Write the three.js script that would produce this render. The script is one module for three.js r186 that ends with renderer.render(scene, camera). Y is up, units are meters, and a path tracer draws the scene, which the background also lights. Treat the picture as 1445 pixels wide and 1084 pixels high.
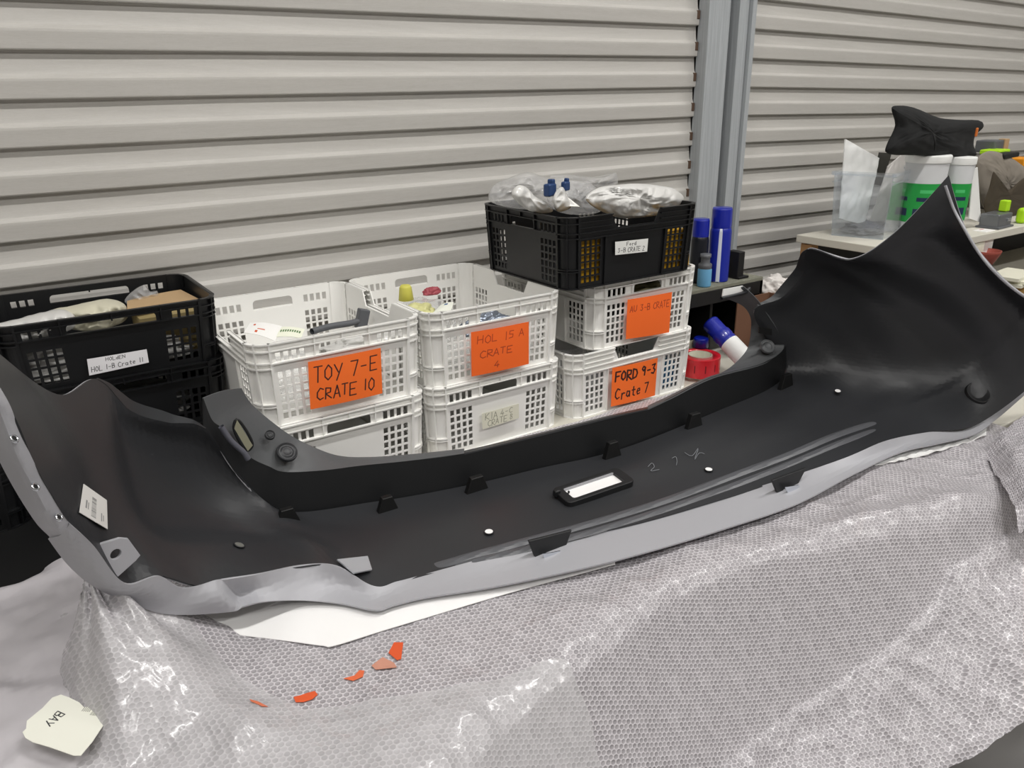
import * as THREE from 'three';
import { mergeGeometries, mergeVertices, toCreasedNormals } from 'three/addons/utils/BufferGeometryUtils.js';
import { RoundedBoxGeometry } from 'three/addons/geometries/RoundedBoxGeometry.js';
import { RectAreaLightUniformsLib } from 'three/addons/lights/RectAreaLightUniformsLib.js';
import { createNoise2D, createNoise3D } from 'simplex-noise';

// ---------------------------------------------------------------- camera, light, exposure
const EYE = 1.6;                                   // eye height above the floor
const FOCAL = 1105.158;                            // in pixels of the 1445 x 1084 frame
const scene = new THREE.Scene();
const camera = new THREE.PerspectiveCamera(2 * Math.atan(542 / FOCAL) * 180 / Math.PI, 1445 / 1084, 0.02, 60);
camera.rotation.order = 'YXZ';
camera.rotation.set(-0.3528, -0.5951, -0.0153);
camera.position.set(0, EYE, 0);
camera.updateMatrixWorld(true);
const renderer = new THREE.WebGLRenderer({ antialias: true });
renderer.toneMapping = THREE.LinearToneMapping;
renderer.toneMappingExposure = 1.72;
renderer.shadowMap.enabled = true;
RectAreaLightUniformsLib.init();
scene.background = new THREE.Color(0x8f9499);
const LAMP_POWER = 46;                             // radiance of each fluorescent fitting
const LAMPS = [                                    // fittings on the ceiling: x, z, along x or along z
  [-1.2, -0.3, 'x'], [1.6, -0.3, 'x'], [4.2, -0.3, 'x'],
  [-1.2, 2.3, 'x'], [1.6, 2.3, 'x'], [4.2, 2.3, 'x'],
];
const CEIL = 4.4;

// ---------------------------------------------------------------- small tools
let seedState = 12345;
function rnd() { seedState = (seedState * 1664525 + 1013904223) >>> 0; return seedState / 4294967296; }
const rr = (a, b) => a + (b - a) * rnd();
const n2 = createNoise2D(rnd), n3 = createNoise3D(rnd);
const V = (x, y, z) => new THREE.Vector3(x, y, z);
const smooth = (a, b, x) => { const t = Math.min(1, Math.max(0, (x - a) / (b - a))); return t * t * (3 - 2 * t); };
function dir(px, py) { return V((px - 722.5) / FOCAL, -(py - 542) / FOCAL, -1).applyQuaternion(camera.quaternion); }
function at(px, py, d) { const r = dir(px, py); return r.multiplyScalar(d / -r.z).add(camera.position); }    // measured point at distance d in front of the eye plane
function onY(px, py, y) { const r = dir(px, py); return r.multiplyScalar((y - EYE) / r.y).add(camera.position); }
const used = {};
function numbered(name) { const n = used[name] = (used[name] === undefined ? 0 : used[name] + 1); return n ? `${name}_${String(n).padStart(3, '0')}` : name; }
function tag(o, label, category, group) { o.userData.label = label; o.userData.category = category; if (group) o.userData.group = group; return o; }
function shade(o) { o.traverse(c => { if (c.isMesh) { c.castShadow = true; c.receiveShadow = true; } }); return o; }
function thing(name, label, category, p = V(0, 0, 0), turn = 0, group) {
  const o = new THREE.Group(); o.name = numbered(name); o.position.copy(p); o.rotation.y = turn;
  tag(o, label, category, group); scene.add(o); return o;
}
function part(name, g, m, parent, label) {
  const o = new THREE.Mesh(Array.isArray(g) ? merge(g) : g, m); o.name = name; o.castShadow = o.receiveShadow = true;
  if (label) o.userData.label = label;
  parent.add(o); return o;
}
function single(name, label, category, g, m, p, turn = 0, group) {
  const o = new THREE.Mesh(Array.isArray(g) ? merge(g) : g, m); o.name = numbered(name); o.castShadow = o.receiveShadow = true;
  if (p) o.position.copy(p); o.rotation.y = turn; tag(o, label, category, group); scene.add(o); return o;
}
function struct(name, g, m) { const o = new THREE.Mesh(Array.isArray(g) ? merge(g) : g, m); o.name = name; o.userData.kind = 'structure'; o.castShadow = o.receiveShadow = true; scene.add(o); return o; }
function merge(gs) { return mergeGeometries(gs.map(g => { const q = g.index ? g.toNonIndexed() : g; for (const k of Object.keys(q.attributes)) if (!['position', 'normal', 'uv'].includes(k)) q.deleteAttribute(k); return q; })); }
function box(w, h, d, x = 0, y = 0, z = 0, r = 0) { const g = r > 0 ? new RoundedBoxGeometry(w, h, d, 2, Math.min(r, w / 2.01, h / 2.01, d / 2.01)) : new THREE.BoxGeometry(w, h, d); g.translate(x, y, z); return g; }
function tube(pts, r, seg = 40, rs = 8, closed = false) { return new THREE.TubeGeometry(new THREE.CatmullRomCurve3(pts, closed), seg, r, rs, closed); }
function lathe(pts, seg = 40) { return new THREE.LatheGeometry(pts.map(p => new THREE.Vector2(p[0], p[1])), seg); }
// a surface through a grid of points, optionally with thickness
function grid(nu, nv, f, uvf) {
  const pos = [], uv = [], idx = [];
  for (let i = 0; i <= nu; i++) for (let j = 0; j <= nv; j++) {
    const p = f(i / nu, j / nv); pos.push(p.x, p.y, p.z);
    const q = uvf ? uvf(i / nu, j / nv, p) : [i / nu, j / nv]; uv.push(q[0], q[1]);
  }
  for (let i = 0; i < nu; i++) for (let j = 0; j < nv; j++) { const a = i * (nv + 1) + j, b = a + nv + 1; idx.push(a, b, a + 1, b, b + 1, a + 1); }
  const g = new THREE.BufferGeometry();
  g.setAttribute('position', new THREE.Float32BufferAttribute(pos, 3)); g.setAttribute('uv', new THREE.Float32BufferAttribute(uv, 2));
  g.setIndex(idx); g.computeVertexNormals(); return g;
}
function solid(nu, nv, f, t, uvf) {               // grid() with a back face and closed rims; the thickness goes against the normal
  const a = grid(nu, nv, f, uvf), P = a.attributes.position, N = a.attributes.normal, pos = [...P.array], uv = [...a.attributes.uv.array, ...a.attributes.uv.array], n = P.count, idx = [...a.index.array];
  for (let i = 0; i < n; i++) pos.push(P.getX(i) - N.getX(i) * t, P.getY(i) - N.getY(i) * t, P.getZ(i) - N.getZ(i) * t);
  for (let k = 0; k < a.index.count; k += 3) idx.push(a.index.array[k] + n, a.index.array[k + 2] + n, a.index.array[k + 1] + n);
  const rim = []; for (let j = 0; j <= nv; j++) rim.push(j); for (let i = 1; i <= nu; i++) rim.push(i * (nv + 1) + nv);
  for (let j = nv - 1; j >= 0; j--) rim.push(nu * (nv + 1) + j); for (let i = nu - 1; i > 0; i--) rim.push(i * (nv + 1));
  for (let k = 0; k < rim.length; k++) { const p = rim[k], q = rim[(k + 1) % rim.length]; idx.push(p, q, p + n, q, q + n, p + n); }
  const g = new THREE.BufferGeometry();
  g.setAttribute('position', new THREE.Float32BufferAttribute(pos, 3)); g.setAttribute('uv', new THREE.Float32BufferAttribute(uv, 2)); g.setIndex(idx);
  g.computeVertexNormals();
  return toCreasedNormals(g, 0.7);
}
function catmull(pts, t) {                          // points at equal steps, t in 0..1
  const n = pts.length - 1, x = Math.min(n - 1e-6, Math.max(0, t * n)), i = Math.floor(x), f = x - i;
  const p0 = pts[Math.max(0, i - 1)], p1 = pts[i], p2 = pts[i + 1], p3 = pts[Math.min(n, i + 2)];
  const o = V(0, 0, 0);
  for (const k of ['x', 'y', 'z']) o[k] = 0.5 * (2 * p1[k] + (p2[k] - p0[k]) * f + (2 * p0[k] - 5 * p1[k] + 4 * p2[k] - p3[k]) * f * f + (3 * p1[k] - p0[k] - 3 * p2[k] + p3[k]) * f * f * f);
  return o;
}
// ---------------------------------------------------------------- materials
function dataTex(w, h, f, srgb, repeat = [1, 1]) {
  const d = new Uint8Array(w * h * 4);
  for (let j = 0; j < h; j++) for (let i = 0; i < w; i++) { const c = f(i / w, j / h, i, j); const k = (j * w + i) * 4; d[k] = c[0]; d[k + 1] = c[1]; d[k + 2] = c[2]; d[k + 3] = 255; }
  const t = new THREE.DataTexture(d, w, h); t.wrapS = t.wrapT = THREE.RepeatWrapping; t.magFilter = THREE.LinearFilter; t.minFilter = THREE.LinearMipmapLinearFilter; t.generateMipmaps = true;
  if (srgb) t.colorSpace = THREE.SRGBColorSpace; t.repeat.set(...repeat); t.needsUpdate = true; return t;
}
const tile = (u, v, s) => { const a = u * 2 * Math.PI, b = v * 2 * Math.PI; return n3(Math.cos(a) * s + 3, Math.sin(a) * s + Math.cos(b) * s, Math.sin(b) * s); };
const std = (c, rough, extra = {}) => new THREE.MeshStandardMaterial({ color: c, roughness: rough, ...extra });
const phy = (c, rough, extra = {}) => new THREE.MeshPhysicalMaterial({ color: c, roughness: rough, ...extra });
const slatTex = dataTex(512, 256, (u, v) => { const n = tile(u, v, 1.2) * 3 + tile(u * 1, v, 6) * 1.5 + (rnd() - .5) * 5; const drip = Math.max(0, tile(u, v, 9)) * 4; return [190 + n - drip, 187 + n - drip, 182 + n - drip * 1.3]; }, true, [0.5, 2]);
const galvTex = dataTex(256, 512, (u, v) => { const n = tile(u, v, 2) * 9 + tile(u, v, 8) * 7 + (rnd() - .5) * 6; return [168 + n, 172 + n, 175 + n]; }, true);
const dustTex = dataTex(256, 256, (u, v) => { const n = tile(u, v, 2) * 12 + tile(u, v, 9) * 8 + (rnd() - .5) * 14; return [122 + n, 122 + n, 108 + n]; }, true);
const M = {
  slat: std(0xffffff, .5, { map: slatTex, metalness: .05 }),
  galv: std(0xffffff, .5, { map: galvTex, metalness: 0 }),
  darkGap: std(0x1c1d1e, .8),
  rust: std(0x5a4638, .8),
  wall: std(0xb9b6b0, .85), ceil: std(0xcfcfcc, .9),
  floor: std(0xffffff, .8, { map: dataTex(256, 256, (u, v) => { const n = tile(u, v, 2) * 10 + tile(u, v, 8) * 7 + (rnd() - .5) * 10; return [128 + n, 126 + n, 124 + n]; }, true) }),
  whiteCrate: phy(0xfaf9f5, .42, { transmission: .06, thickness: 0 }),
  blackCrate: std(0x111214, .38),
  bumper: std(0x2c2d30, .43), gusset: std(0x56585a, .5), bumperDark: std(0x17181a, .5),  // gusset flanges: the same bumper plastic with light falling on it put into the colour
  silver: phy(0xaaaaaf, .5, { metalness: .1 }), beadLit: std(0x55565a, .4),  // the beads are bumper plastic, lightened for caught light
  foam: std(0xf2f1f0, .8),
  paper: std(0xeeeeea, .75), cream: std(0xe4e2d0, .8),
  cardboard: std(0xb39670, .85), brown: std(0x6b4a36, .85),
  clear: phy(0xf4f6f8, .12, { transmission: .85, thickness: 0, ior: 1.3 }),
  tub: phy(0xf7f9fb, .08, { transmission: .9, thickness: 0, ior: 1.4 }),
  bagClear: phy(0xfafafa, .12, { transmission: .78, thickness: 0, ior: 1.4, side: THREE.DoubleSide }),
  bagWhite: phy(0xe6e5e2, .3, { transmission: .15, thickness: 0, clearcoat: .5 }),
  blue: phy(0x0c1f9a, .35, { clearcoat: .4 }), lightBlue: std(0x6aa8cf, .4), white: std(0xf0f0ee, .5),
  red: phy(0xd5222c, .35, { clearcoat: .5 }), yellow: std(0xd9a520, .5), lime: std(0xb4e61e, .5), orange: std(0xf09a18, .6), orangeRed: std(0xd0702a, .7),
  green: std(0x1f9a3c, .45), navy: std(0x1c2350, .5), black: std(0x0b0b0c, .55), fabric: std(0x121314, .9), khaki: std(0x8b8378, .9), camo: std(0x40372a, .9),
  brushed: std(0xc9ccd2, .45, { metalness: .6 }),
  steel: std(0xb5b7ba, .3, { metalness: .85 }), greyPlastic: std(0x5c5e62, .5), chrome: std(0xdfe3ea, .15, { metalness: 1 }),
  tabletop: std(0xcfcbbf, .6), wood: std(0xa57d52, .7), dusty: std(0xffffff, .9, { map: dustTex }), tableSteel: std(0x4b4e52, .5, { metalness: .4 }),
  tubeGlow: new THREE.MeshStandardMaterial({ color: 0xffffff, emissive: 0xfffdfa, emissiveIntensity: 4 }),
};
// ---------------------------------------------------------------- handwriting and print
const GLYPH = {   // strokes on a 4 x 6 cell, y down
  A: [[0, 6, 2, 0, 4, 6], [.8, 4, 3.3, 4]], B: [[0, 6, 0, 0, 3, .3, 3, 2.5, 0, 3, 3.6, 3.4, 3.4, 5.6, 0, 6]], C: [[4, .8, 2, 0, .2, 2, .2, 4.5, 2, 6, 4, 5.3]], D: [[0, 0, 0, 6, 3, 5.2, 4, 3, 3, .8, 0, 0]],
  E: [[4, 0, 0, 0, 0, 6, 4, 6], [0, 3, 3, 3]], F: [[4, 0, 0, 0, 0, 6], [0, 3, 3, 2.8]], H: [[0, 0, 0, 6], [4, 0, 4, 6], [0, 3, 4, 3]], I: [[2, 0, 2, 6]], K: [[0, 0, 0, 6], [4, 0, 0, 3.3, 4, 6]], L: [[0, 0, 0, 6, 3.6, 6]],
  N: [[0, 6, 0, 0, 4, 6, 4, 0]], O: [[2, 0, .2, 2, .3, 4.6, 2, 6, 3.8, 4.6, 3.8, 1.6, 2, 0]], R: [[0, 6, 0, 0, 3.4, .5, 3.2, 2.6, 0, 3.2, 4, 6]], T: [[0, 0, 4, 0], [2, 0, 2, 6]], U: [[0, 0, .2, 4.6, 2, 6, 3.8, 4.6, 4, 0]], Y: [[0, 0, 2, 3], [4, 0, 1.2, 6]],
  a: [[3.4, 3, 1, 2.6, .4, 5, 2, 6, 3.4, 4.6, 3.4, 2.8, 3.7, 6]], d: [[3.4, 3, 1, 2.6, .4, 5, 2, 6, 3.4, 4.6, 3.6, 0, 3.7, 6]], e: [[.4, 4.3, 3.4, 4, 3, 2.6, 1.4, 2.6, .4, 4.3, 1.4, 6, 3.6, 5.6]], l: [[2, 0, 2, 6]], n: [[.6, 2.8, .6, 6], [.6, 3.6, 2, 2.6, 3.2, 3.4, 3.4, 6]], o: [[2, 2.7, .5, 4.3, 2, 6, 3.6, 4.3, 2, 2.7]], r: [[.8, 2.8, .8, 6], [.8, 3.8, 2, 2.7, 3.4, 2.9]], t: [[2, .8, 2, 5.4, 3.4, 6], [.6, 2.6, 3.6, 2.6]],
  0: [[2, 0, .3, 2, .3, 4.4, 2, 6, 3.7, 4.4, 3.7, 1.6, 2, 0]], 1: [[2, 0, 2, 6]], 2: [[.4, 1, 2, 0, 3.6, 1.4, .2, 6, 4, 6]], 3: [[.4, .4, 3.4, .2, 1.8, 2.6, 3.7, 4, 2.4, 6, .2, 5.4]], 4: [[2.6, 0, .2, 4, 4, 4], [3, 2.6, 2.8, 6]], 5: [[3.8, 0, .6, 0, .4, 2.6, 3.4, 3, 3.2, 5.6, .2, 6]], 7: [[0, 0, 4, 0, 1.6, 6]], 8: [[3.4, .8, 1, .2, .8, 2, 3.4, 3.6, 3.4, 5.4, 1.4, 6, .4, 4.6, 3.4, 1.4, 3.4, .8]], 9: [[3.6, 1, 1.6, 0, .4, 1.6, 1.8, 3, 3.6, 1.2, 3.2, 6]],
  '-': [[.6, 3, 3.2, 3]], ' ': [],
};
function scrawl(ctx, text, x, y, h, wd, ink, thick, jit = .25) {   // (x, y) top left, h letter height, wd advance
  ctx.strokeStyle = ink; ctx.lineWidth = thick; ctx.lineCap = 'round'; ctx.lineJoin = 'round';
  for (const ch of text) {
    const dx = rr(-jit, jit), dy = rr(-jit, jit), k = rr(.92, 1.08);
    for (const s of GLYPH[ch] || []) { ctx.beginPath(); for (let i = 0; i < s.length; i += 2) { const X = x + (s[i] * k + dx + (6 - s[i + 1]) * .08) * wd / 5.4, Y = y + (s[i + 1] * k + dy) * h / 6; i ? ctx.lineTo(X, Y) : ctx.moveTo(X, Y); } ctx.stroke(); }
    x += wd * (ch === ' ' ? .6 : ch === '1' || ch === 'I' || ch === 'l' ? .75 : 1);
  }
}
function printMat(w, h, bg, draw, rough = .7) {
  const c = document.createElement('canvas'); c.width = w; c.height = h; const x = c.getContext('2d'); x.fillStyle = bg; x.fillRect(0, 0, w, h); draw(x, w, h);
  const t = new THREE.CanvasTexture(c); t.colorSpace = THREE.SRGBColorSpace; return std(0xffffff, rough, { map: t });
}
// a sheet of paper on four corners (top left, top right, bottom right, bottom left), slightly bowed, with thickness
function sheetGeo(c, bow = .002, t = .0006) {
  const n = c[1].clone().sub(c[0]).cross(c[3].clone().sub(c[0])).normalize().negate();
  return solid(10, 8, (u, v) => { const p = c[0].clone().lerp(c[1], u).lerp(c[3].clone().lerp(c[2], u), v); return p.addScaledVector(n, bow * Math.sin(u * Math.PI) * (1 + .5 * Math.sin(v * 3))); }, t, (u, v) => [u, 1 - v]);
}

// ---------------------------------------------------------------- the room
const WALL = -2.12;                                 // plane of the roller doors' recesses
const FL = { x0: -4.5, x1: 7.5, z1: 5 };
{
  const g = box(FL.x1 - FL.x0 + .4, .2, FL.z1 + 2.7, (FL.x0 + FL.x1) / 2, -.1, (FL.z1 - 2.3) / 2); struct('floor', g, M.floor);
  struct('ceiling', box(FL.x1 - FL.x0 + .4, .2, FL.z1 + 2.7, (FL.x0 + FL.x1) / 2, CEIL + .1, (FL.z1 - 2.3) / 2), M.ceil);
  struct('wall_left', box(.2, CEIL, FL.z1 + 2.7, FL.x0 - .1, CEIL / 2, (FL.z1 - 2.3) / 2), M.wall);
  struct('wall_right', box(.2, CEIL, FL.z1 + 2.7, FL.x1 + .1, CEIL / 2, (FL.z1 - 2.3) / 2), M.wall);
  struct('wall_front', box(FL.x1 - FL.x0, CEIL, .2, (FL.x0 + FL.x1) / 2, CEIL / 2, FL.z1 + .1), M.wall);
  struct('wall_back', box(FL.x1 - FL.x0, CEIL, .2, (FL.x0 + FL.x1) / 2, CEIL / 2, WALL - .2), M.wall);
}
// roller doors: each rib of the curtain is a piece
function slatGeo(len, p) {
  const prof = [[0, 0], [-.08 * p, .0005], [-.22 * p, .002], [-.36 * p, .0045], [-.44 * p, .0078], [-.485 * p, .0125], [-.515 * p, .0178], [-.535 * p, .0198], [-.56 * p, .0205], [-.6 * p, .0206], [-.93 * p, .0198], [-.955 * p, .0182], [-.962 * p, .010], [-.966 * p, .001], [-p, 0]];
  for (const q of prof) q[1] *= .74;
  const N = 24;
  return grid(N, prof.length - 1, (u, v) => { const q = prof[Math.round(v * (prof.length - 1))]; const x = (u - .5) * len; return V(x, q[0], q[1] + n2(x * 3, q[0] * 4) * .0008); }, (u, v, p) => [p.x, p.y * 4]);
}
function rollerDoor(name, x0, x1, yTop, p, tilt, n, up) {
  const g = new THREE.Group(); g.name = name; g.userData.kind = 'structure'; scene.add(g);
  g.position.set((x0 + x1) / 2, yTop + EYE, WALL); g.rotation.z = tilt;
  const geos = [0, 1, 2].map(k => toCreasedNormals(slatGeo(x1 - x0, p), .35));
  for (let i = -up; i < n; i++) { const o = part('slat', geos[(i + 30) % 3], M.slat, g); o.position.y = -p * i; }
  return g;
}
rollerDoor('door_1', -4.4, 2.238, .1975, .1008, .006, 17, 13);
rollerDoor('door_2', 2.44, 7.4, .2845 - .008, .1007, -.0165, 18, 12);
{
  // galvanised steel post between the doors: left guide plate, dark groove, right channel with its flange
  const P = new THREE.Group(); P.name = 'trim_1'; P.userData.kind = 'structure'; scene.add(P);
  part('guide_plate', box(.108, CEIL, .05, 2.245 + .05, CEIL / 2, WALL + .03, .003), M.galv, P);
  part('groove', box(.045, CEIL, .02, 2.365, CEIL / 2, WALL + .012), M.darkGap, P);
  const Q = new THREE.Group(); Q.name = 'trim_2'; Q.userData.kind = 'structure'; scene.add(Q);
  part('channel', [box(.05, CEIL, .06, 2.41, CEIL / 2, WALL + .035, .003), box(.022, CEIL, .075, 2.448, CEIL / 2, WALL + .042, .003)], M.galv, Q);
  for (let i = 0; i < 14; i++) part('guide_clip', box(.014, .028, .01, 2.232, EYE + .255 - i * .1008, WALL + .012, .002), M.rust, P);
}
// fluorescent fittings
LAMPS.forEach(([x, z], i) => {
  const side = z < 1 ? 'over the work table' : 'behind the viewer';
  const where = ['at the left end', 'in the middle', 'at the right end'][i % 3];
  const t = thing('fluorescent_batten', `twin tube white fluorescent ceiling batten ${side} ${where}`, 'ceiling light', V(x, CEIL - .06, z));
  part('housing', box(1.3, .05, .18, 0, .03, 0, .008), M.white, t);
  for (const s of [-1, 1]) { const g = new THREE.CylinderGeometry(.014, .014, 1.22, 16); g.rotateZ(Math.PI / 2); g.translate(0, -.016, s * .05); part('tube', g, M.tubeGlow, t); }
  const L = new THREE.RectAreaLight(0xfffdfa, LAMP_POWER, 1.22, .16); L.position.set(x, CEIL - .1, z); L.rotation.x = -Math.PI / 2; scene.add(L);
});

// ---------------------------------------------------------------- the table under everything
const TOP = EYE - .832;                             // table top
{
  const t = thing('work_table', 'long work table under the bubble wrap and the crates', 'table', V(1.03, 0, -1.4));
  part('tabletop', box(2.75, .04, 1.26, 0, TOP - .02, -.07, .004), M.tabletop, t);
  for (const [a, b] of [[-1.3, -.6], [1.3, -.6], [-1.3, .45], [1.3, .45]]) part('leg', box(.06, TOP - .04, .06, a, (TOP - .04) / 2, b, .004), M.tableSteel, t);
  part('apron', [box(2.6, .08, .03, 0, TOP - .08, -.6), box(2.6, .08, .03, 0, TOP - .08, .45)], M.tableSteel, t);
}

// ---------------------------------------------------------------- crates
// wall with holes: panel in the xy plane, x -w/2..w/2, y 0..h
function wallPanel(w, h, kind, notchW, slotHalf = .052) {
  const s = new THREE.Shape();
  const nd = h * .20;
  s.moveTo(-w / 2, 0); s.lineTo(w / 2, 0); s.lineTo(w / 2, h);
  if (kind === 'notch') { s.lineTo(notchW / 2, h); s.lineTo(notchW / 2 - .018, h - nd); s.lineTo(-notchW / 2 + .018, h - nd); s.lineTo(-notchW / 2, h); }
  s.lineTo(-w / 2, h);
  const hole = (x, y, a, b) => { const p = new THREE.Path(); p.moveTo(x, y); p.lineTo(x, y + b); p.lineTo(x + a, y + b); p.lineTo(x + a, y); s.holes.push(p); };
  const px = .0172, hw = .0112, ph = .0186, hh = .0142;
  const rows = Math.floor((h * .72 - .012) / ph);
  for (const sd of [-1, 1]) for (let c = 0; c < 4; c++) {
    const x = sd * (w / 2 - .012 - c * px - hw / 2) - hw / 2;
    for (let r = 0; r < rows; r++) hole(x, .014 + r * ph, hw, hh);
  }
  if (kind === 'slot') {
    const y = h * .775, b = h * .105;
    for (const sd of [-1, 1]) for (let c = 0; c < Math.floor((w / 2 - .012 - slotHalf - .01) / .0172); c++) hole(sd * (w / 2 - .012 - c * px - hw / 2) - hw / 2, y, hw, b);
    const p = new THREE.Path(), a = slotHalf, rA = .012; p.moveTo(-a, y - .002); p.lineTo(-a, y + b - rA + .004); p.quadraticCurveTo(-a, y + b + .004, -a + rA, y + b + .004); p.lineTo(a - rA, y + b + .004); p.quadraticCurveTo(a, y + b + .004, a, y + b - rA + .004); p.lineTo(a, y - .002); s.holes.push(p);
  }
  const g = new THREE.ExtrudeGeometry(s, { depth: .003, bevelEnabled: false }); g.translate(0, 0, -.0015); return g;
}
function crate(name, label, group, W, D, H, mat, ends, sides, p, turn = 0, slotHalf = .052) {   // ends face +z and -z (width W), sides face +x and -x (width D)
  const t = thing(name, label, 'crate', p, turn, group);
  const R = .034, ew = W - 2 * R - .012, sw = D - 2 * R - .012, hw = W / 2 - .007, hd = D / 2 - .007;
  const taper = g => { const q = g.attributes.position; for (let i = 0; i < q.count; i++) { const k = .962 + .038 * q.getY(i) / H; q.setX(i, q.getX(i) * k); q.setZ(i, q.getZ(i) * k); } g.computeVertexNormals(); return g; };
  const put = (g, k) => { const m = new THREE.Matrix4(); const a = [0, Math.PI, Math.PI / 2, -Math.PI / 2][k]; m.makeRotationY(a); const q = g.clone().applyMatrix4(m); q.translate(k === 2 ? hw : k === 3 ? -hw : 0, 0, k === 0 ? hd : k === 1 ? -hd : 0); return q; };
  const E = wallPanel(ew, H, ends, W * .42, slotHalf), S = wallPanel(sw, H, sides, D * .36);
  for (let k = 0; k < 4; k++) {
    const w = k < 2 ? ew : sw, kind = k < 2 ? ends : sides, nW = kind === 'notch' ? (k < 2 ? W * .42 : D * .36) / 2 : 0;
    const wallM = part('end_wall', taper(put(k < 2 ? E : S, k)), mat, t);
    wallM.name = k < 2 ? 'end_wall' : 'side_wall';
    const ribs = [];
    const strip = (y, th, d) => { ribs.push(put(box(w, th, d, 0, y, d / 2), k)); };
    const strip2 = (y, th, d) => { const l = w / 2 - nW; for (const s of [-1, 1]) ribs.push(put(box(l, th, d, s * (nW + l / 2), y, d / 2), k)); };
    if (kind === 'slot') { strip(H - .0015, .003, .0085); strip(Math.max(H - .018, H * .91), .0025, .0075); strip(H * .765, .003, .0085); }
    else { strip2(H - .0015, .003, .0085); strip2(H - .014, .0025, .0075); strip2(H - .028, .0025, .0075); strip(H * .78, .003, .0085); strip(H * .7, .003, .0085); }
    strip(.0015, .003, .0085);
    const vr = (x, y0, y1) => ribs.push(put(box(.0028, y1 - y0, .007, x, (y0 + y1) / 2, .0035), k));
    for (const s of [-1, 1]) { vr(s * (w / 2 - .002), 0, H); if (kind === 'slot') vr(s * (slotHalf + .010), H * .765, H); else vr(s * (w / 2 - .088), 0, H * .7); }
    if (kind === 'slot') vr(0, H - .018, H - .001);
    if (kind === 'slot') for (const s of [-1, 1]) vr(s * (w / 2 - .0), 0, H);
    part('rib', taper(merge(ribs)), mat, t);
  }
  for (const [sx, sz, a] of [[1, 1, 0], [-1, 1, -Math.PI / 2], [-1, -1, Math.PI], [1, -1, Math.PI / 2]]) {
    const gs = [];
    const c = new THREE.CylinderGeometry(R, R, H, 10, 1, true, 0, Math.PI / 2); gs.push(c.translate(0, H / 2, 0));
    const c2 = new THREE.CylinderGeometry(R - .003, R - .003, H, 10, 1, true, 0, Math.PI / 2); gs.push(c2.translate(0, H / 2, 0));
    const ringS = new THREE.Shape(); ringS.absarc(0, 0, R + .007, 0, Math.PI / 2, false); ringS.lineTo(0, R - .003); ringS.absarc(0, 0, R - .003, Math.PI / 2, 0, true);
    for (const y of [0, H * .24, H * .27, H * .7, H * .765, H - .018, H - .003]) { const q = new THREE.ExtrudeGeometry(ringS, { depth: .003, bevelEnabled: false, curveSegments: 8 }); q.rotateX(-Math.PI / 2); q.scale(1, 1, -1); const ii = q; const pp = ii.attributes.position; for (let i = 0; i < pp.count; i += 3) { for (const at of ['position', 'uv', 'normal']) { const A = ii.attributes[at]; for (let c3 = 0; c3 < A.itemSize; c3++) { const a1 = A.array[(i + 1) * A.itemSize + c3]; A.array[(i + 1) * A.itemSize + c3] = A.array[(i + 2) * A.itemSize + c3]; A.array[(i + 2) * A.itemSize + c3] = a1; } } } q.translate(0, y, 0); gs.push(q); }
    for (const b of [.04, .5, 1.0]) { const q = box(.0028, H, .007, 0, H / 2, R + .0035); q.rotateY(b * Math.PI / 2 * .98); gs.push(q); }
    const m = merge(gs); m.rotateY(a); m.translate(sx * (W / 2 - .007 - R), 0, sz * (D / 2 - .007 - R));
    part('corner_post', taper(m), mat, t);
  }
  part('base_panel', taper(box(W - .04, .004, D - .04, 0, .004, 0)), mat, t);
  return t;
}
const CH = .182;                                    // stacking height of the white crates
const yA = EYE - .466 - CH, yB = TOP, WH = .1855;
const zc = (front, d) => -front - d / 2;
crate('vented_crate', 'lower white vented crate under the one signed TOY 7-E', null, .395, .467, WH, M.whiteCrate, 'slot', 'notch', V(.598, yB, zc(1.5225, .467)));
crate('vented_crate', 'white vented crate bearing the TOY 7-E sign, leftmost of the upper ones', null, .395, .467, WH, M.whiteCrate, 'slot', 'notch', V(.598, yA, zc(1.5225, .467)));
crate('vented_crate', 'lower white vented crate with a cream paper note on its front', null, .395, .467, WH, M.whiteCrate, 'slot', 'notch', V(.999, yB, zc(1.5225, .467)));
crate('vented_crate', 'white vented crate bearing the HOL 15A sign, middle of the upper ones', null, .395, .467, WH, M.whiteCrate, 'slot', 'notch', V(.999, yA, zc(1.5225, .467)));
crate('vented_crate', 'white vented crate bearing the FORD 9-3 sign, with a notched front rim', null, .395, .467, WH, M.whiteCrate, 'slot', 'notch', V(1.456, yB, zc(1.5225, .395)), Math.PI / 2);
crate('vented_crate', 'white vented crate bearing the AU 3-B sign, directly below a black crate', null, .395, .467, WH, M.whiteCrate, 'slot', 'notch', V(1.49, yA, zc(1.5225, .467)));
const BH = .182;
crate('black_crate', 'black vented plastic crate full of wrapped parts, topmost of the right stack', null, .395, .467, BH, M.blackCrate, 'slot', 'notch', V(1.412, EYE - .462, zc(1.497, .395)), Math.PI / 2);
const LBH = .139;
const LB = ['black crate at far left holding plastic bags and a cardboard flap, topmost of its stack', 'black crate at far left, directly under the open black crate', 'black crate at far left, lowest of its stack and mostly hidden'];
for (let k = 0; k < 3; k++) crate('black_crate', LB[k], null, .43, .325, LBH + .004, M.blackCrate, 'slot', 'plain', V(.195, TOP + .0075 + (2 - k) * LBH, zc(1.745, .325)), 0, .085);
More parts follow.
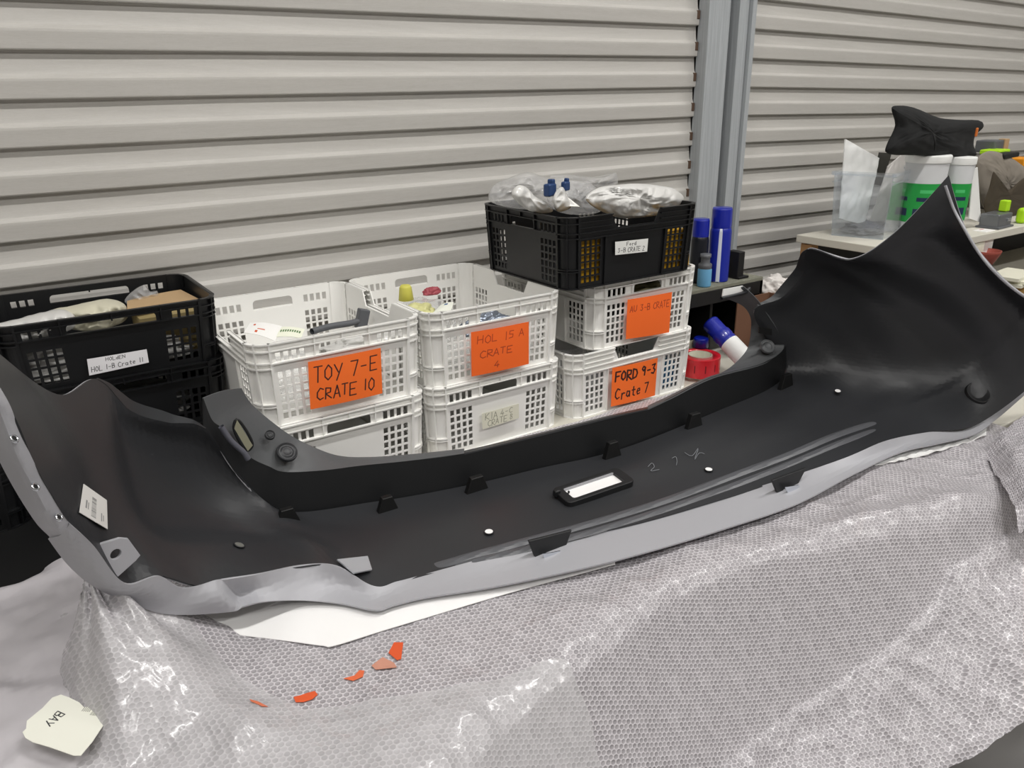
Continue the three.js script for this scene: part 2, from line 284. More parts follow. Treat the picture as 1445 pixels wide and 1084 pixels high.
for (let k = 0; k < 2; k++) crate('black_crate', ['black crate cut off by the left picture edge, upper of two', 'black crate cut off by the left picture edge, lower of two'][k], null, .43, .325, LBH + .004, M.blackCrate, 'slot', 'plain', V(-.21 - .025, TOP + .0075 + (1 - k) * LBH, zc(1.745, .325)), 0, .085);

// paper signs on the crates
const Q4 = (a, d) => a.map(p => at(p[0], p[1], d));
const FZ = 1.5225 - .006;
single('paper_sign', 'orange paper sign TOY 7-E CRATE 10 on the left white crate', 'sign', sheetGeo(Q4([[434.5, 511], [537, 491], [539.5, 555], [438, 578]], FZ), .003), printMat(512, 360, '#ff7426', (x) => { scrawl(x, 'TOY 7-E', 30, 50, 115, 70, '#3a1a18', 9); scrawl(x, 'CRATE 10', 45, 215, 90, 57, '#3a1a18', 9); }));
single('paper_sign', 'orange paper sign HOL 15A CRATE 4 on the middle white crate', 'sign', sheetGeo(Q4([[664.6, 469], [746, 454], [746, 513.5], [665.5, 531.5]], FZ), .003), printMat(512, 370, '#fd6c22', (x) => { scrawl(x, 'HOL 15 A', 50, 45, 62, 62, '#b53a14', 7); scrawl(x, 'CRATE', 70, 170, 55, 58, '#a83615', 7); scrawl(x, '4', 190, 280, 50, 55, '#a83615', 7); }));
single('paper_sign', 'orange paper sign AU 3-B CRATE under the black crate', 'sign', sheetGeo(Q4([[885.5, 423], [948.3, 412], [944, 469], [883, 478.7]], FZ), .003), printMat(512, 400, '#fe6f24', (x) => { scrawl(x, 'AU 3-B CRATE -', 30, 70, 62, 41, '#a83414', 7); }));
single('paper_sign', 'orange paper sign FORD 9-3 Crate 7 on the lowest right crate', 'sign', sheetGeo(Q4([[864, 519.5], [928, 505], [924, 558], [862, 574]], FZ), .003), printMat(512, 420, '#ff7426', (x) => { scrawl(x, 'FORD 9-3', 35, 55, 100, 62, '#33130f', 17); scrawl(x, 'Crate 7', 40, 240, 110, 58, '#33130f', 14); }));
single('paper_label', 'cream paper note KIA 4-C CRATE 8 on a lower white crate', 'label', sheetGeo(Q4([[680, 583.7], [732, 569.5], [732, 590], [681, 606]], 1.5225 + .001), .001), printMat(512, 220, '#dedcca', (x) => { scrawl(x, 'KIA 4-C', 40, 20, 80, 62, '#8a8a78', 8); scrawl(x, 'CRATE 8', 70, 118, 80, 55, '#8a8a78', 8); }));
single('paper_label', 'white label reading 3-B CRATE 2 on the upper right black crate', 'label', sheetGeo(Q4([[868, 341.3], [914.5, 336.6], [913, 355], [868, 360]], 1.497 + .002), .001), printMat(512, 210, '#e6e6e2', (x) => { scrawl(x, 'Ford', 170, 20, 60, 40, '#4a4a4a', 8); scrawl(x, '3-B CRATE 2', 40, 110, 70, 42, '#4a4a4a', 8); }));
single('paper_label', 'white label reading HOL 1-B Crate 11 on the far left black crate', 'label', sheetGeo(Q4([[122.6, 507], [206.8, 492.8], [210, 511.5], [126, 530]], 1.745 + .002), .001), printMat(640, 210, '#e9e7ea', (x) => { scrawl(x, 'HOLdEN', 190, 20, 45, 36, '#3a3a3a', 6); scrawl(x, 'HOL 1-B Crate 11', 30, 110, 66, 40, '#3a3a3a', 7); }));

// ---------------------------------------------------------------- the bumper cover
const low = (lim) => p => { const q = at(...p); return q.y < EYE + lim ? onY(p[0], p[1], EYE + lim) : q; };   // nothing sinks below the wrap
// stations run from the left wheel arch to the right one; each goes from the near (lower) edge to the far (upper) edge: pixel x, y and distance
const ST = [
  [[97, 737, 1.02], [75, 700, .99], [48, 652, .96], [10, 568, .95], [-94, 405, 1.0]],
  [[132, 770, 1.06], [105, 700, 1.06], [85, 640, 1.06], [45, 560, 1.08], [0, 500, 1.10]],
  [[175, 822, 1.10], [140, 730, 1.14], [118, 665, 1.17], [100, 610, 1.19], [85, 557, 1.20]],
  [[222, 812, 1.12], [185, 740, 1.19], [160, 670, 1.24], [147, 600, 1.28], [138, 535, 1.30]],
  [[290, 828, 1.14], [245, 765, 1.22], [210, 705, 1.29], [192, 640, 1.33], [185, 580, 1.34]],
  [[350, 812, 1.15], [318, 765, 1.27], [278, 715, 1.35], [252, 655, 1.38], [236, 596, 1.37]],
  [[420, 800, 1.16], [385, 765, 1.29], [340, 725, 1.37], [310, 670, 1.41], [290, 605, 1.40]],
  [[475, 798, 1.14], [440, 765, 1.25], [400, 740, 1.35], [365, 705, 1.41], [335, 668, 1.42]],
  [[530, 828, 1.09], [505, 790, 1.17], [470, 758, 1.28], [440, 738, 1.36], [402, 721, 1.42]],
  [[600, 812, 1.08], [590, 785, 1.14], [568, 752, 1.23], [550, 730, 1.30], [530, 708, 1.37]],
  [[700, 785, 1.05], [690, 752, 1.12], [675, 725, 1.19], [666, 706, 1.25], [655, 686, 1.32]],
  [[830, 755, 1.03], [810, 720, 1.10], [790, 695, 1.17], [776, 678, 1.22], [765, 660, 1.28]],
  [[920, 733, 1.00], [900, 695, 1.08], [882, 666, 1.15], [872, 652, 1.20], [865, 637, 1.26]],
  [[1010, 707, .97], [1000, 665, 1.06], [988, 638, 1.13], [982, 615, 1.19], [975, 596, 1.26]],
  [[1110, 676, .94], [1102, 630, 1.04], [1095, 595, 1.12], [1096, 570, 1.20], [1094, 541, 1.295]],
  [[1190, 648, .92], [1180, 600, 1.03], [1165, 560, 1.14], [1140, 532, 1.24], [1098, 508, 1.325]],
  [[1250, 622, .91], [1235, 585, 1.01], [1203, 540, 1.13], [1150, 485, 1.25], [1064, 442, 1.33]],
  [[1310, 611, .89], [1290, 566, .98], [1238, 510, 1.10], [1172, 450, 1.22], [1103, 420, 1.29]],
  [[1362, 606, .87], [1338, 545, .95], [1272, 472, 1.06], [1197, 418, 1.18], [1133, 386, 1.25]],
  [[1402, 584, .85], [1378, 512, .92], [1305, 440, 1.03], [1217, 388, 1.14], [1141, 352, 1.20]],
  [[1447, 548, .83], [1412, 480, .88], [1343, 412, .97], [1268, 376, 1.06], [1200, 367, 1.12]],
  [[1495, 500, .80], [1445, 442, .84], [1378, 380, .92], [1318, 338, 1.0], [1262, 330, 1.05]],
  [[1500, 440, .77], [1445, 418, .80], [1398, 378, .86], [1362, 325, .92], [1339, 247, .98]],
].map(s => s.map(low(-.799)));
const NS = ST.length - 1;
function shellRaw(s, v) { return catmull(ST.map(q => catmull(q, v)), s); }
const gauss = (x, w) => Math.exp(-x * x / (w * w));
function shellPt(s, v) {
  const p = shellRaw(s, v), k = s * NS;
  // the crease at the right corner
  let d = 0;
  const on2 = smooth(16.6, 17.6, k) * (1 - smooth(21, 22, k));
  d -= .011 * (smooth(3.2, 4.0, k) * (1 - smooth(5.5, 7.5, k)) + smooth(18.9, 18.2, k) * smooth(14.3, 16, k)) * smooth(.22, .40, v) * (1 - smooth(.86, 1, v));
  d += on2 * (.006 * smooth(.27, .235, v) - .0 );
  d += .0008 * n3(p.x * 4, p.y * 4, p.z * 4);
  if (d !== 0) {
    const e = .004, a = shellRaw(Math.min(1, s + e), v).sub(shellRaw(Math.max(0, s - e), v)), b = shellRaw(s, Math.min(1, v + e)).sub(shellRaw(s, Math.max(0, v - e)));
    p.addScaledVector(a.cross(b).normalize(), d);
  }
  return p;
}
function shellN(s, v) { const e = .006; const a = shellRaw(Math.min(1, s + e), v).sub(shellRaw(Math.max(0, s - e), v)), b = shellRaw(s, Math.min(1, v + e)).sub(shellRaw(s, Math.max(0, v - e))); return a.cross(b).normalize(); }
// where on the shell a picture point lies
const shellCache = []; for (let i = 0; i <= 220; i++) for (let j = 0; j <= 60; j++) { const p = shellRaw(i / 220, j / 60).sub(camera.position).applyQuaternion(camera.quaternion.clone().invert()); shellCache.push([i / 220, j / 60, 722.5 + FOCAL * p.x / -p.z, 542 - FOCAL * p.y / -p.z]); }
function onShell(px, py, lift = .001) {
  let b = null, bd = 1e9; for (const c of shellCache) { const d = (c[2] - px) ** 2 + (c[3] - py) ** 2; if (d < bd) { bd = d; b = c; } }
  const n = shellN(b[0], b[1]), p0 = shellRaw(b[0], b[1]), r = dir(px, py), t = p0.clone().sub(camera.position).dot(n) / r.dot(n);
  return { p: camera.position.clone().addScaledVector(r, t).addScaledVector(n, lift), n };
}
const bumper = thing('bumper_cover', 'large black car bumper cover with a silver painted edge lying face down on bubble wrap', 'bumper');
part('inner_shell', solid(420, 110, shellPt, .0022), M.bumper, bumper);
part('painted_skin', solid(260, 80, (s, v0) => { const v = v0 + (1 - v0) * .08 * smooth(16.5, 18.5, s * NS); return shellPt(s, v).addScaledVector(shellN(s, v), -.003); }, .0015), M.silver, bumper, 'silver painted outer skin');
// lower lip, painted silver: near edge of the shell out to the outline
const LIP = [
  [[97, 737, 1.02], [86, 752, 1.03], [70, 758, 1.06]],
  [[132, 770, 1.06], [118, 785, 1.065], [99, 797, 1.09]],
  [[175, 822, 1.10], [160, 830, 1.10], [135, 826, 1.12]],
  [[222, 812, 1.12], [210, 838, 1.12], [185, 850, 1.13]],
  [[258, 829, 1.13], [250, 852, 1.13], [240, 866, 1.13]],
  [[304, 819, 1.14], [312, 842, 1.125], [325, 862, 1.13]],
  [[318, 816, 1.142], [335, 838, 1.16], [345, 857, 1.13]],
  [[365, 809, 1.15], [372, 830, 1.15], [375, 850, 1.13]],
  [[425, 797, 1.165], [425, 822, 1.15], [424, 848, 1.13]],
  [[475, 798, 1.14], [476, 826, 1.13], [478, 853, 1.115]],
  [[528, 828, 1.09], [530, 846, 1.09], [530, 863, 1.09]],
  [[560, 822, 1.085], [558, 840, 1.07], [556, 856, 1.075]],
  [[600, 812, 1.08], [600, 830, 1.06], [602, 845, 1.06]],
  [[700, 785, 1.05], [702, 808, 1.035], [703, 829, 1.02]],
  [[830, 755, 1.03], [833, 780, 1.01], [835, 801, .99]],
  [[920, 733, 1.00], [926, 756, .985], [930, 776, .965]],
  [[1010, 707, .97], [1016, 730, .955], [1022, 748, .935]],
  [[1110, 676, .94], [1118, 698, .925], [1124, 713, .91]],
  [[1190, 648, .92], [1196, 662, .91], [1202, 672, .895]],
  [[1250, 622, .91], [1260, 635, .90], [1270, 640, .885]],
  [[1310, 611, .89], [1318, 622, .88], [1325, 627, .87]],
  [[1362, 606, .87], [1372, 612, .865], [1378, 613, .86]],
  [[1402, 584, .85], [1406, 587, .85], [1409, 588, .85]],
  [[1447, 548, .83], [1449, 550, .83], [1451, 551, .83]],
].map(s => s.map(low(-.806)));
const lip = part('lower_lip', solid(230, 14, (s, v) => catmull(LIP.map(q => catmull(q, v)), s), .003), M.silver, bumper, 'silver grey lower lip');
// wheel arch lip at the left with three screw holes
const ARCH = [[[112, 752, 1.032], [103, 766, 1.04], [87, 778, 1.072]], [[97, 737, 1.02], [85, 750, 1.02], [70, 758, 1.06]], [[94, 727, 1.018], [70, 738, 1.0], [50, 737, 1.05]], [[72, 694, .99], [50, 700, .97], [20, 690, 1.03]], [[48, 652, .96], [22, 650, .95], [-6, 640, 1.02]], [[25, 600, .95], [0, 592, .94], [-30, 580, 1.0]], [[2, 550, .95], [-24, 535, .94], [-50, 525, .99]], [[-94, 405, 1.0], [-105, 405, 1.0], [-115, 405, 1.01]]].map(s => s.map(p => at(...p)));
const archG = (s, v) => catmull(ARCH.map(q => catmull(q, v)), s);
part('arch_lip', solid(80, 12, archG, .003), M.silver, bumper, 'silver wheel arch lip');
const ringAt = (p, n, R, r) => { const g = new THREE.TorusGeometry(R, r, 8, 24); g.applyQuaternion(new THREE.Quaternion().setFromUnitVectors(V(0, 0, 1), n)); g.translate(p.x, p.y, p.z); return g; };
const discAt = (p, n, R, sx = 1) => { const g = new THREE.CylinderGeometry(R, R, .0012, 24); g.applyQuaternion(new THREE.Quaternion().setFromUnitVectors(V(0, 1, 0), n)); g.translate(p.x, p.y, p.z); return g; };
const toEye = p => camera.position.clone().sub(p).normalize();
for (const [x, y, d] of [[20, 619, .945], [50, 687, .963], [83, 730, 1.0]]) { const p = at(x, y, d - .006), n = V(.75, .5, .45).normalize(); part('screw_hole', discAt(p, n, .0042), M.black, bumper); part('screw_rim', ringAt(p, n, .0042, .0014), M.chrome, bumper); }
// silver edge of the right wheel arch
part('arch_edge', tube([[1334, 262, .976], [1346, 295, .955], [1362, 325, .918], [1380, 355, .888], [1398, 378, .858], [1422, 401, .828], [1445, 418, .80], [1475, 432, .785], [1500, 440, .77]].map(p => at(p[0], p[1], p[2] - .002)), .0034, 60), M.silver, bumper, 'bright silver edge of the wheel arch');
// mounting tab with its hole
{
  const c = [[128, 772], [169, 760], [180, 761], [197, 784], [191, 791], [166, 813], [150, 815]].map(p => { const q = at(p[0], p[1], 1.085 + (p[0] - 128) * .0003); return q; });
  const O = c[0], ex = c[1].clone().sub(c[0]).normalize(), nn = ex.clone().cross(c[5].clone().sub(c[0])).normalize(), ey = nn.clone().cross(ex);
  const to2 = p => { const d = p.clone().sub(O); return new THREE.Vector2(d.dot(ex), d.dot(ey)); };
  const s = new THREE.Shape(c.map(to2)); const h = to2(at(163, 782, 1.0955)); const hp = new THREE.Path(); hp.absarc(h.x, h.y, .0085, 0, Math.PI * 2, true); s.holes.push(hp);
  const g = new THREE.ExtrudeGeometry(s, { depth: .003, bevelEnabled: true, bevelSize: .001, bevelThickness: .001, bevelSegments: 2, curveSegments: 16 });
  g.applyMatrix4(new THREE.Matrix4().makeBasis(ex, ey, nn).setPosition(O)); part('mounting_tab', g, M.silver, bumper, 'silver mounting tab with a round hole');
}
// upper shelf: an upright wall along the far edge and a flange that widens to gussets at both ends
const RB = [[287, 606, 1.40], [301, 613, 1.405], [315, 637, 1.412], [326, 658, 1.416], [340, 677, 1.42], [362, 701, 1.42], [402, 721, 1.42], [454, 720, 1.405], [511, 711, 1.38], [580, 699, 1.35], [655, 686, 1.32], [765, 661, 1.28], [865, 638, 1.26], [914, 622, 1.258], [948, 611, 1.258], [1005, 590, 1.262], [1068, 563, 1.272], [1090, 552, 1.28], [1104, 537, 1.288], [1112, 512, 1.295]];
const RT = [[287, 562, 1.41], [299, 592, 1.415], [313, 604, 1.42], [335, 628, 1.425], [354, 646, 1.43], [379, 658, 1.43], [402, 666, 1.43], [454, 664, 1.415], [511, 657, 1.39], [580, 650, 1.36], [655, 640, 1.33], [765, 613, 1.29], [865, 588, 1.27], [914, 577, 1.268], [948, 561, 1.268], [1005, 533, 1.272], [1068, 516, 1.282], [1090, 506, 1.29], [1103, 498, 1.298], [1109, 488, 1.305]];
const rb = RB.map(p => at(...p)), rt = RT.map(p => at(...p));
part('shelf_wall', solid(190, 8, (s, v) => { const a = catmull(rb, s), b = catmull(rt, s); a.y -= .010; a.z -= .004; return a.lerp(b, v); }, .003), M.bumperDark, bumper, 'upright black shelf wall');  // darker colour stands for a wall turned away from the light
const GLB = [[341, 548, 1.47], [347, 559, 1.475], [356, 571, 1.48], [370, 584, 1.48], [386, 597, 1.48], [405, 611, 1.48], [428, 624, 1.48], [473, 642, 1.465], [520, 645, 1.44], [590, 640, 1.41], [655, 633, 1.37]].map(p => at(...p));
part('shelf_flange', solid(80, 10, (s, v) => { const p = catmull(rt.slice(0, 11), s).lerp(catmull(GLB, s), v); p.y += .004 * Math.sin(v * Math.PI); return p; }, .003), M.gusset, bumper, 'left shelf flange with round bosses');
const GRA = [[914, 577, 1.268], [948, 561, 1.268], [1005, 533, 1.272], [1068, 516, 1.282], [1090, 506, 1.29], [1106, 491, 1.305], [1101, 473, 1.31], [1086, 449, 1.315], [1069, 424, 1.32], [1050, 405, 1.325]].map(p => at(...p));
const GRB = [[914, 573, 1.31], [950, 556, 1.32], [989, 537, 1.33], [1020, 525, 1.34], [1041, 509, 1.35], [1056, 489, 1.36], [1060, 461, 1.365], [1057, 443, 1.365], [1045, 430, 1.365], [1020, 420, 1.365]].map(p => at(...p));
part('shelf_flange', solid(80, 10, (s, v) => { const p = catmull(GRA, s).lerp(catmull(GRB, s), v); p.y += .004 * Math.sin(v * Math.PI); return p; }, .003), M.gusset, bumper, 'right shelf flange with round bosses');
const midB = [[655, 636, 1.365], [765, 610, 1.325], [865, 585, 1.305], [914, 574, 1.305]].map(p => at(...p)), midA = rt.slice(10, 14);
part('shelf_flange', solid(40, 4, (s, v) => catmull(midA, s).lerp(catmull(midB, s), v), .003), M.bumper, bumper);
// bosses, slots and clips on the shelf
const boss = (px, py, d, R, n) => { const p = at(px, py, d); const g = [lathe([[0, .001], [R * .35, .001], [R * .42, .003], [R * .6, .003], [R * .68, 0], [R * .9, 0], [R, .0035], [R * 1.08, .003], [R * 1.12, -.003]], 28)]; const m = merge(g); m.applyQuaternion(new THREE.Quaternion().setFromUnitVectors(V(0, 1, 0), n.clone().normalize())); m.translate(p.x, p.y, p.z); return m; };
part('boss', boss(405, 638, 1.437, .019, V(.1, .75, .65)), M.bumper, bumper);
part('boss', boss(381, 614, 1.442, .009, V(.1, .75, .65)), std(0x3a3b3d, .5), bumper);
part('boss', boss(1083, 489, 1.312, .019, V(-.3, .7, .6)), M.gusset, bumper);
part('slot', solid(6, 6, (u, v) => at(1070 + u * 18, 461 + v * 9 + u * 3, 1.308), .003), M.black, bumper);
{
  const q = [[334, 592], [356, 628], [349, 636], [330, 604]].map(p => at(p[0], p[1], 1.418));
  part('slot_window', sheetGeo(q, 0, .003), std(0x8f8d78, .7), bumper, 'pale slot window in the left gusset');
  part('slot_frame', tube(q, .003, 40, 6, true), M.bumperDark, bumper);
  part('flange_edge', tube([[312, 602], [326, 622], [345, 640], [350, 648]].map(p => at(p[0], p[1], 1.40)), .006, 20, 6), std(0x5c5d66, .35), bumper, 'angled grey flange edge');  // angled flange edge, its silver highlight kept as a lighter grey
}
{ // white foam strip bracket at the right end of the shelf
  const q = [[1020, 408], [1047, 403], [1050, 411], [1018, 420]].map(p => at(p[0], p[1], 1.335)); part('end_bracket', sheetGeo(q, .001, .003), M.white, bumper, 'white strip on the shelf end');
  part('end_hook', tube([[1018, 421], [1035, 417], [1052, 412], [1058, 407]].map(p => at(p[0], p[1], 1.33)), .005, 20, 6), M.bumper, bumper);
}
const clipShape = (px, py, d, w, h) => { const p = at(px, py, d - .008), q = at(px + 10, py - 2, d - .008), sc = q.distanceTo(p) / 10.2; const s = new THREE.Shape(); const W = w * sc, H = h * sc; s.moveTo(-W * .62, 0); s.lineTo(-W * .3, H); s.lineTo(W * .3, H); s.lineTo(W * .62, 0); const g = new THREE.ExtrudeGeometry(s, { depth: .012, bevelEnabled: true, bevelSize: .001, bevelThickness: .001, bevelSegments: 1 }); g.translate(0, 0, -.008); g.rotateY(-.05); g.scale(1.25, 1.35, 1); g.translate(p.x, p.y - .002, p.z); return g; };
for (const [x, y, d, w, h] of [[407, 738, 1.385, 21, 17], [547, 719, 1.335, 17, 14], [673, 695, 1.29, 20, 16], [864, 646, 1.24, 14, 14], [979, 608, 1.24, 14, 14], [1108, 556, 1.262, 12, 14]]) part('shelf_clip', clipShape(x, y, d, w, h), M.black, bumper);
// plate lamp opening
{
  const c = [[777, 697], [868, 667], [902, 683], [800, 719]].map(p => onShell(p[0], p[1], 0)), n = c[0].n.clone().add(c[1].n).add(c[2].n).normalize();
  const P = c.map(k => k.p.clone()), O = P[0].clone().add(P[1]).add(P[2]).add(P[3]).multiplyScalar(.25);
  const ex = P[1].clone().sub(P[0]).add(P[2].clone().sub(P[3])).normalize(), ey = n.clone().cross(ex).normalize(), nn = ex.clone().cross(ey);
  const w = P[1].distanceTo(P[0]) * 1.02, h = P[1].distanceTo(P[2]) * .98;
  const rrect = (w, h, r, path) => { path.moveTo(-w / 2 + r, -h / 2); path.lineTo(w / 2 - r, -h / 2); path.quadraticCurveTo(w / 2, -h / 2, w / 2, -h / 2 + r); path.lineTo(w / 2, h / 2 - r); path.quadraticCurveTo(w / 2, h / 2, w / 2 - r, h / 2); path.lineTo(-w / 2 + r, h / 2); path.quadraticCurveTo(-w / 2, h / 2, -w / 2, h / 2 - r); path.lineTo(-w / 2, -h / 2 + r); path.quadraticCurveTo(-w / 2, -h / 2, -w / 2 + r, -h / 2); return path; };
  const s = rrect(w, h, .012, new THREE.Shape()); const hole = rrect(w - .034, h - .016, .008, new THREE.Path()); hole.curves.forEach(() => 0); s.holes.push(hole);
  const B = new THREE.Matrix4().makeBasis(ex, ey, nn).setPosition(O);
  const g = new THREE.ExtrudeGeometry(s, { depth: .011, bevelEnabled: true, bevelSize: .002, bevelThickness: .002, bevelSegments: 3, curveSegments: 8 }); g.applyMatrix4(B); part('lamp_frame', g, M.bumperDark, bumper, 'raised black lamp frame');
  const g2 = box(w - .034, h - .018, .002, 0, 0, .0045); g2.applyMatrix4(B); part('lamp_opening', g2, M.foam, bumper, 'white seen through the lamp opening');
  const g3 = box(w - .036, .002, .007, 0, h / 2 - .011, .008); g3.applyMatrix4(B); part('lamp_reveal', g3, M.silver, bumper, 'silver upper reveal');
  const g4 = [box(.014, .012, .016, -w / 2 - .001, h * .22, .012, .003), box(.004, .004, .006, -w / 2 + .02, 0, .015, .001)]; const m4 = merge(g4); m4.applyMatrix4(B); part('lamp_latch', m4, M.bumperDark, bumper);
}
// sensor holes with the white foam showing through
for (const [x, y, R, m] of [[690, 752, .0085, M.foam], [1000, 664, .0085, M.foam], [1182, 553, .008, M.foam], [337, 771, .009, std(0x6b6b66, .7)]]) { const k = onShell(x, y, .0028); part('sensor_hole', discAt(k.p, k.n, R), m, bumper); part('sensor_rim', ringAt(k.p, k.n, R * 1.02, .0012), M.bumper, bumper); }
// round dish at the right corner
{ const k = onShell(1378, 556, .003); const g = lathe([[0, .001], [.015, .001], [.024, .004], [.028, .007], [.030, .006], [.032, -.004]], 32); g.applyQuaternion(new THREE.Quaternion().setFromUnitVectors(V(0, 1, 0), k.n.clone().add(V(0, .4, .2)).normalize())); g.translate(k.p.x, k.p.y, k.p.z); part('round_dish', g, M.bumperDark, bumper); }
// two beads along the lower edge, their colour lightened for the light they catch
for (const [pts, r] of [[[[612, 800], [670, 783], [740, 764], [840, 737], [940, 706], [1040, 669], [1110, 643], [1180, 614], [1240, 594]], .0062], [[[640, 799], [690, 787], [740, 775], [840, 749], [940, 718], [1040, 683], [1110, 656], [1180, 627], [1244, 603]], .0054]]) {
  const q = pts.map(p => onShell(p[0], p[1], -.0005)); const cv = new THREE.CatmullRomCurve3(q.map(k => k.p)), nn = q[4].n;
  part('edge_bead', solid(80, 10, (s, v) => { const p = cv.getPoint(s), t = cv.getTangent(s), b = t.clone().cross(nn).normalize(), a = (v - .5) * 2, tap = Math.min(1, s * 14, (1 - s) * 14); return p.addScaledVector(b, -a * r * 1.9).addScaledVector(nn, (1 - a * a) * r * .75 * tap); }, .001), M.beadLit, bumper);
}
// tabs with spring clips that reach over the silver lip
for (const [px] of [[[[747, 764], [806, 749], [794, 782], [770, 784], [766, 791], [758, 792]]], [[[1090, 678], [1137, 661], [1123, 688], [1106, 689], [1103, 694], [1097, 695]]]]) {
  const d = px[0][0] < 900 ? 1.025 : .925; const c = px.map((p, i) => at(p[0], p[1], d - .012));
  const gg = new THREE.BufferGeometry(); const O = c[0], ex = c[1].clone().sub(O).normalize(), nn = ex.clone().cross(c[c.length - 1].clone().sub(O)).normalize(), ey = nn.clone().cross(ex);
  const s = new THREE.Shape(c.map(p => { const q = p.clone().sub(O); return new THREE.Vector2(q.dot(ex), q.dot(ey)); }));
  const g = new THREE.ExtrudeGeometry(s, { depth: .004, bevelEnabled: true, bevelSize: .001, bevelThickness: .001, bevelSegments: 1 }); g.applyMatrix4(new THREE.Matrix4().makeBasis(ex, ey, nn).setPosition(O)); part('lip_tab', g, M.bumperDark, bumper, 'black tab over the silver lip');
  const k = d > 1 ? [[765, 781], [790, 777], [794, 785], [768, 790]] : [[1107, 687], [1126, 684], [1130, 691], [1111, 696]];
  part('spring_clip', sheetGeo(k.map(p => at(p[0], p[1], d - .022)), .001, .002), M.chrome, bumper, 'bright metal spring clip');
}
{ // metal spring clip near the left bend of the lip
  const q = k => k.map(p => onShell(p[0], p[1], .004).p);
  part('spring_clip', sheetGeo(q([[474, 794], [518, 789], [524, 808], [497, 813]]), 0, .0025), M.brushed, bumper, 'bright metal spring clip');
  part('clip_hole', sheetGeo(q([[484, 797], [505, 794], [508, 806], [498, 809]]).map(p => p.addScaledVector(V(0, 1, .3), .0008)), 0, .001), M.foam, bumper);
}
// flanges round the two lamp recesses
const recess = (a, b, off) => { const k = []; for (let i = 0; i <= 10; i++) k.push(shellRaw((a + (b - a) * i / 10) / NS, 1)); const q = k.map((p, i) => p.clone().addScaledVector(off, Math.sin(Math.PI * Math.min(.97, Math.max(.03, i / 10))))); return solid(40, 4, (s, v) => catmull(k, s).lerp(catmull(q, s), v), .0025); };
part('recess_flange', recess(3, 6, V(.012, .010, -.018)), std(0x2c2e31, .4), bumper);
part('recess_flange', recess(16.1, 19, V(-.012, .006, -.024)), std(0x2c2e31, .4), bumper);
// barcode sticker on the left wing
{ const c = [[115, 684], [148, 707], [149, 748], [109, 724]].map(p => onShell(p[0], p[1], .0022).p); const g = sheetGeo(c, 0, .0008);
  part('barcode_sticker', g, printMat(256, 256, '#eceae6', (x) => { x.fillStyle = '#777'; for (let i = 0; i < 34; i++) { const w = rr(1, 4); x.fillRect(96, 60 + i * 5, 44, w); } x.fillStyle = '#999'; x.fillRect(40, 120, 14, 70); x.fillRect(62, 130, 8, 60); x.fillRect(190, 150, 10, 70); x.fillRect(210, 160, 8, 50); }), bumper, 'white barcode sticker'); }
// chalk marks on the shell: thin raised strokes
{ const strokes = [[[914, 660], [920, 655], [923, 660], [918, 666], [930, 664]], [[948, 648], [953, 646], [955, 652], [954, 658]], [[966, 640], [975, 645], [985, 634], [980, 650], [988, 640], [994, 642]]];
  const gs = strokes.map(s => tube(s.map(p => onShell(p[0], p[1], .0026).p), .0006, 24, 5)); part('chalk_mark', merge(gs), std(0x8f9398, .8), bumper, 'faint chalk mark'); }

// ---------------------------------------------------------------- bubble wrap
const WY = TOP + .007;                              // level of the wrap on the table
const segDist = (x, z, a, b) => { const dx = b[0] - a[0], dz = b[1] - a[1], t = Math.max(0, Math.min(1, ((x - a[0]) * dx + (z - a[1]) * dz) / (dx * dx + dz * dz))); return [Math.hypot(x - a[0] - dx * t, z - a[1] - dz * t), t]; };
const ridge = (x, z, pts, w, h) => { let m = 0; for (let i = 0; i < pts.length - 1; i++) { const [d, t] = segDist(x, z, pts[i], pts[i + 1]); const hh = h[i] + (h[i + 1] - h[i]) * t, ww = w[i] + (w[i + 1] - w[i]) * t; m = Math.max(m, hh * Math.exp(-((d / ww) ** 2))); } return m; };
const edgeZ = x => -.775 + .10 * smooth(.95, 1.9, x) + .04 * Math.sin(x * 5) * smooth(.4, .9, x) + .16 * smooth(.62, .1, x);   // line where the wrap bends over the table's front edge
const lerpTable = (t, x) => { if (x <= t[0][0]) return t[0][1]; for (let i = 0; i < t.length - 1; i++) if (x <= t[i + 1][0]) return t[i][1] + (t[i + 1][1] - t[i][1]) * (x - t[i][0]) / (t[i + 1][0] - t[i][0]); return t[t.length - 1][1]; };
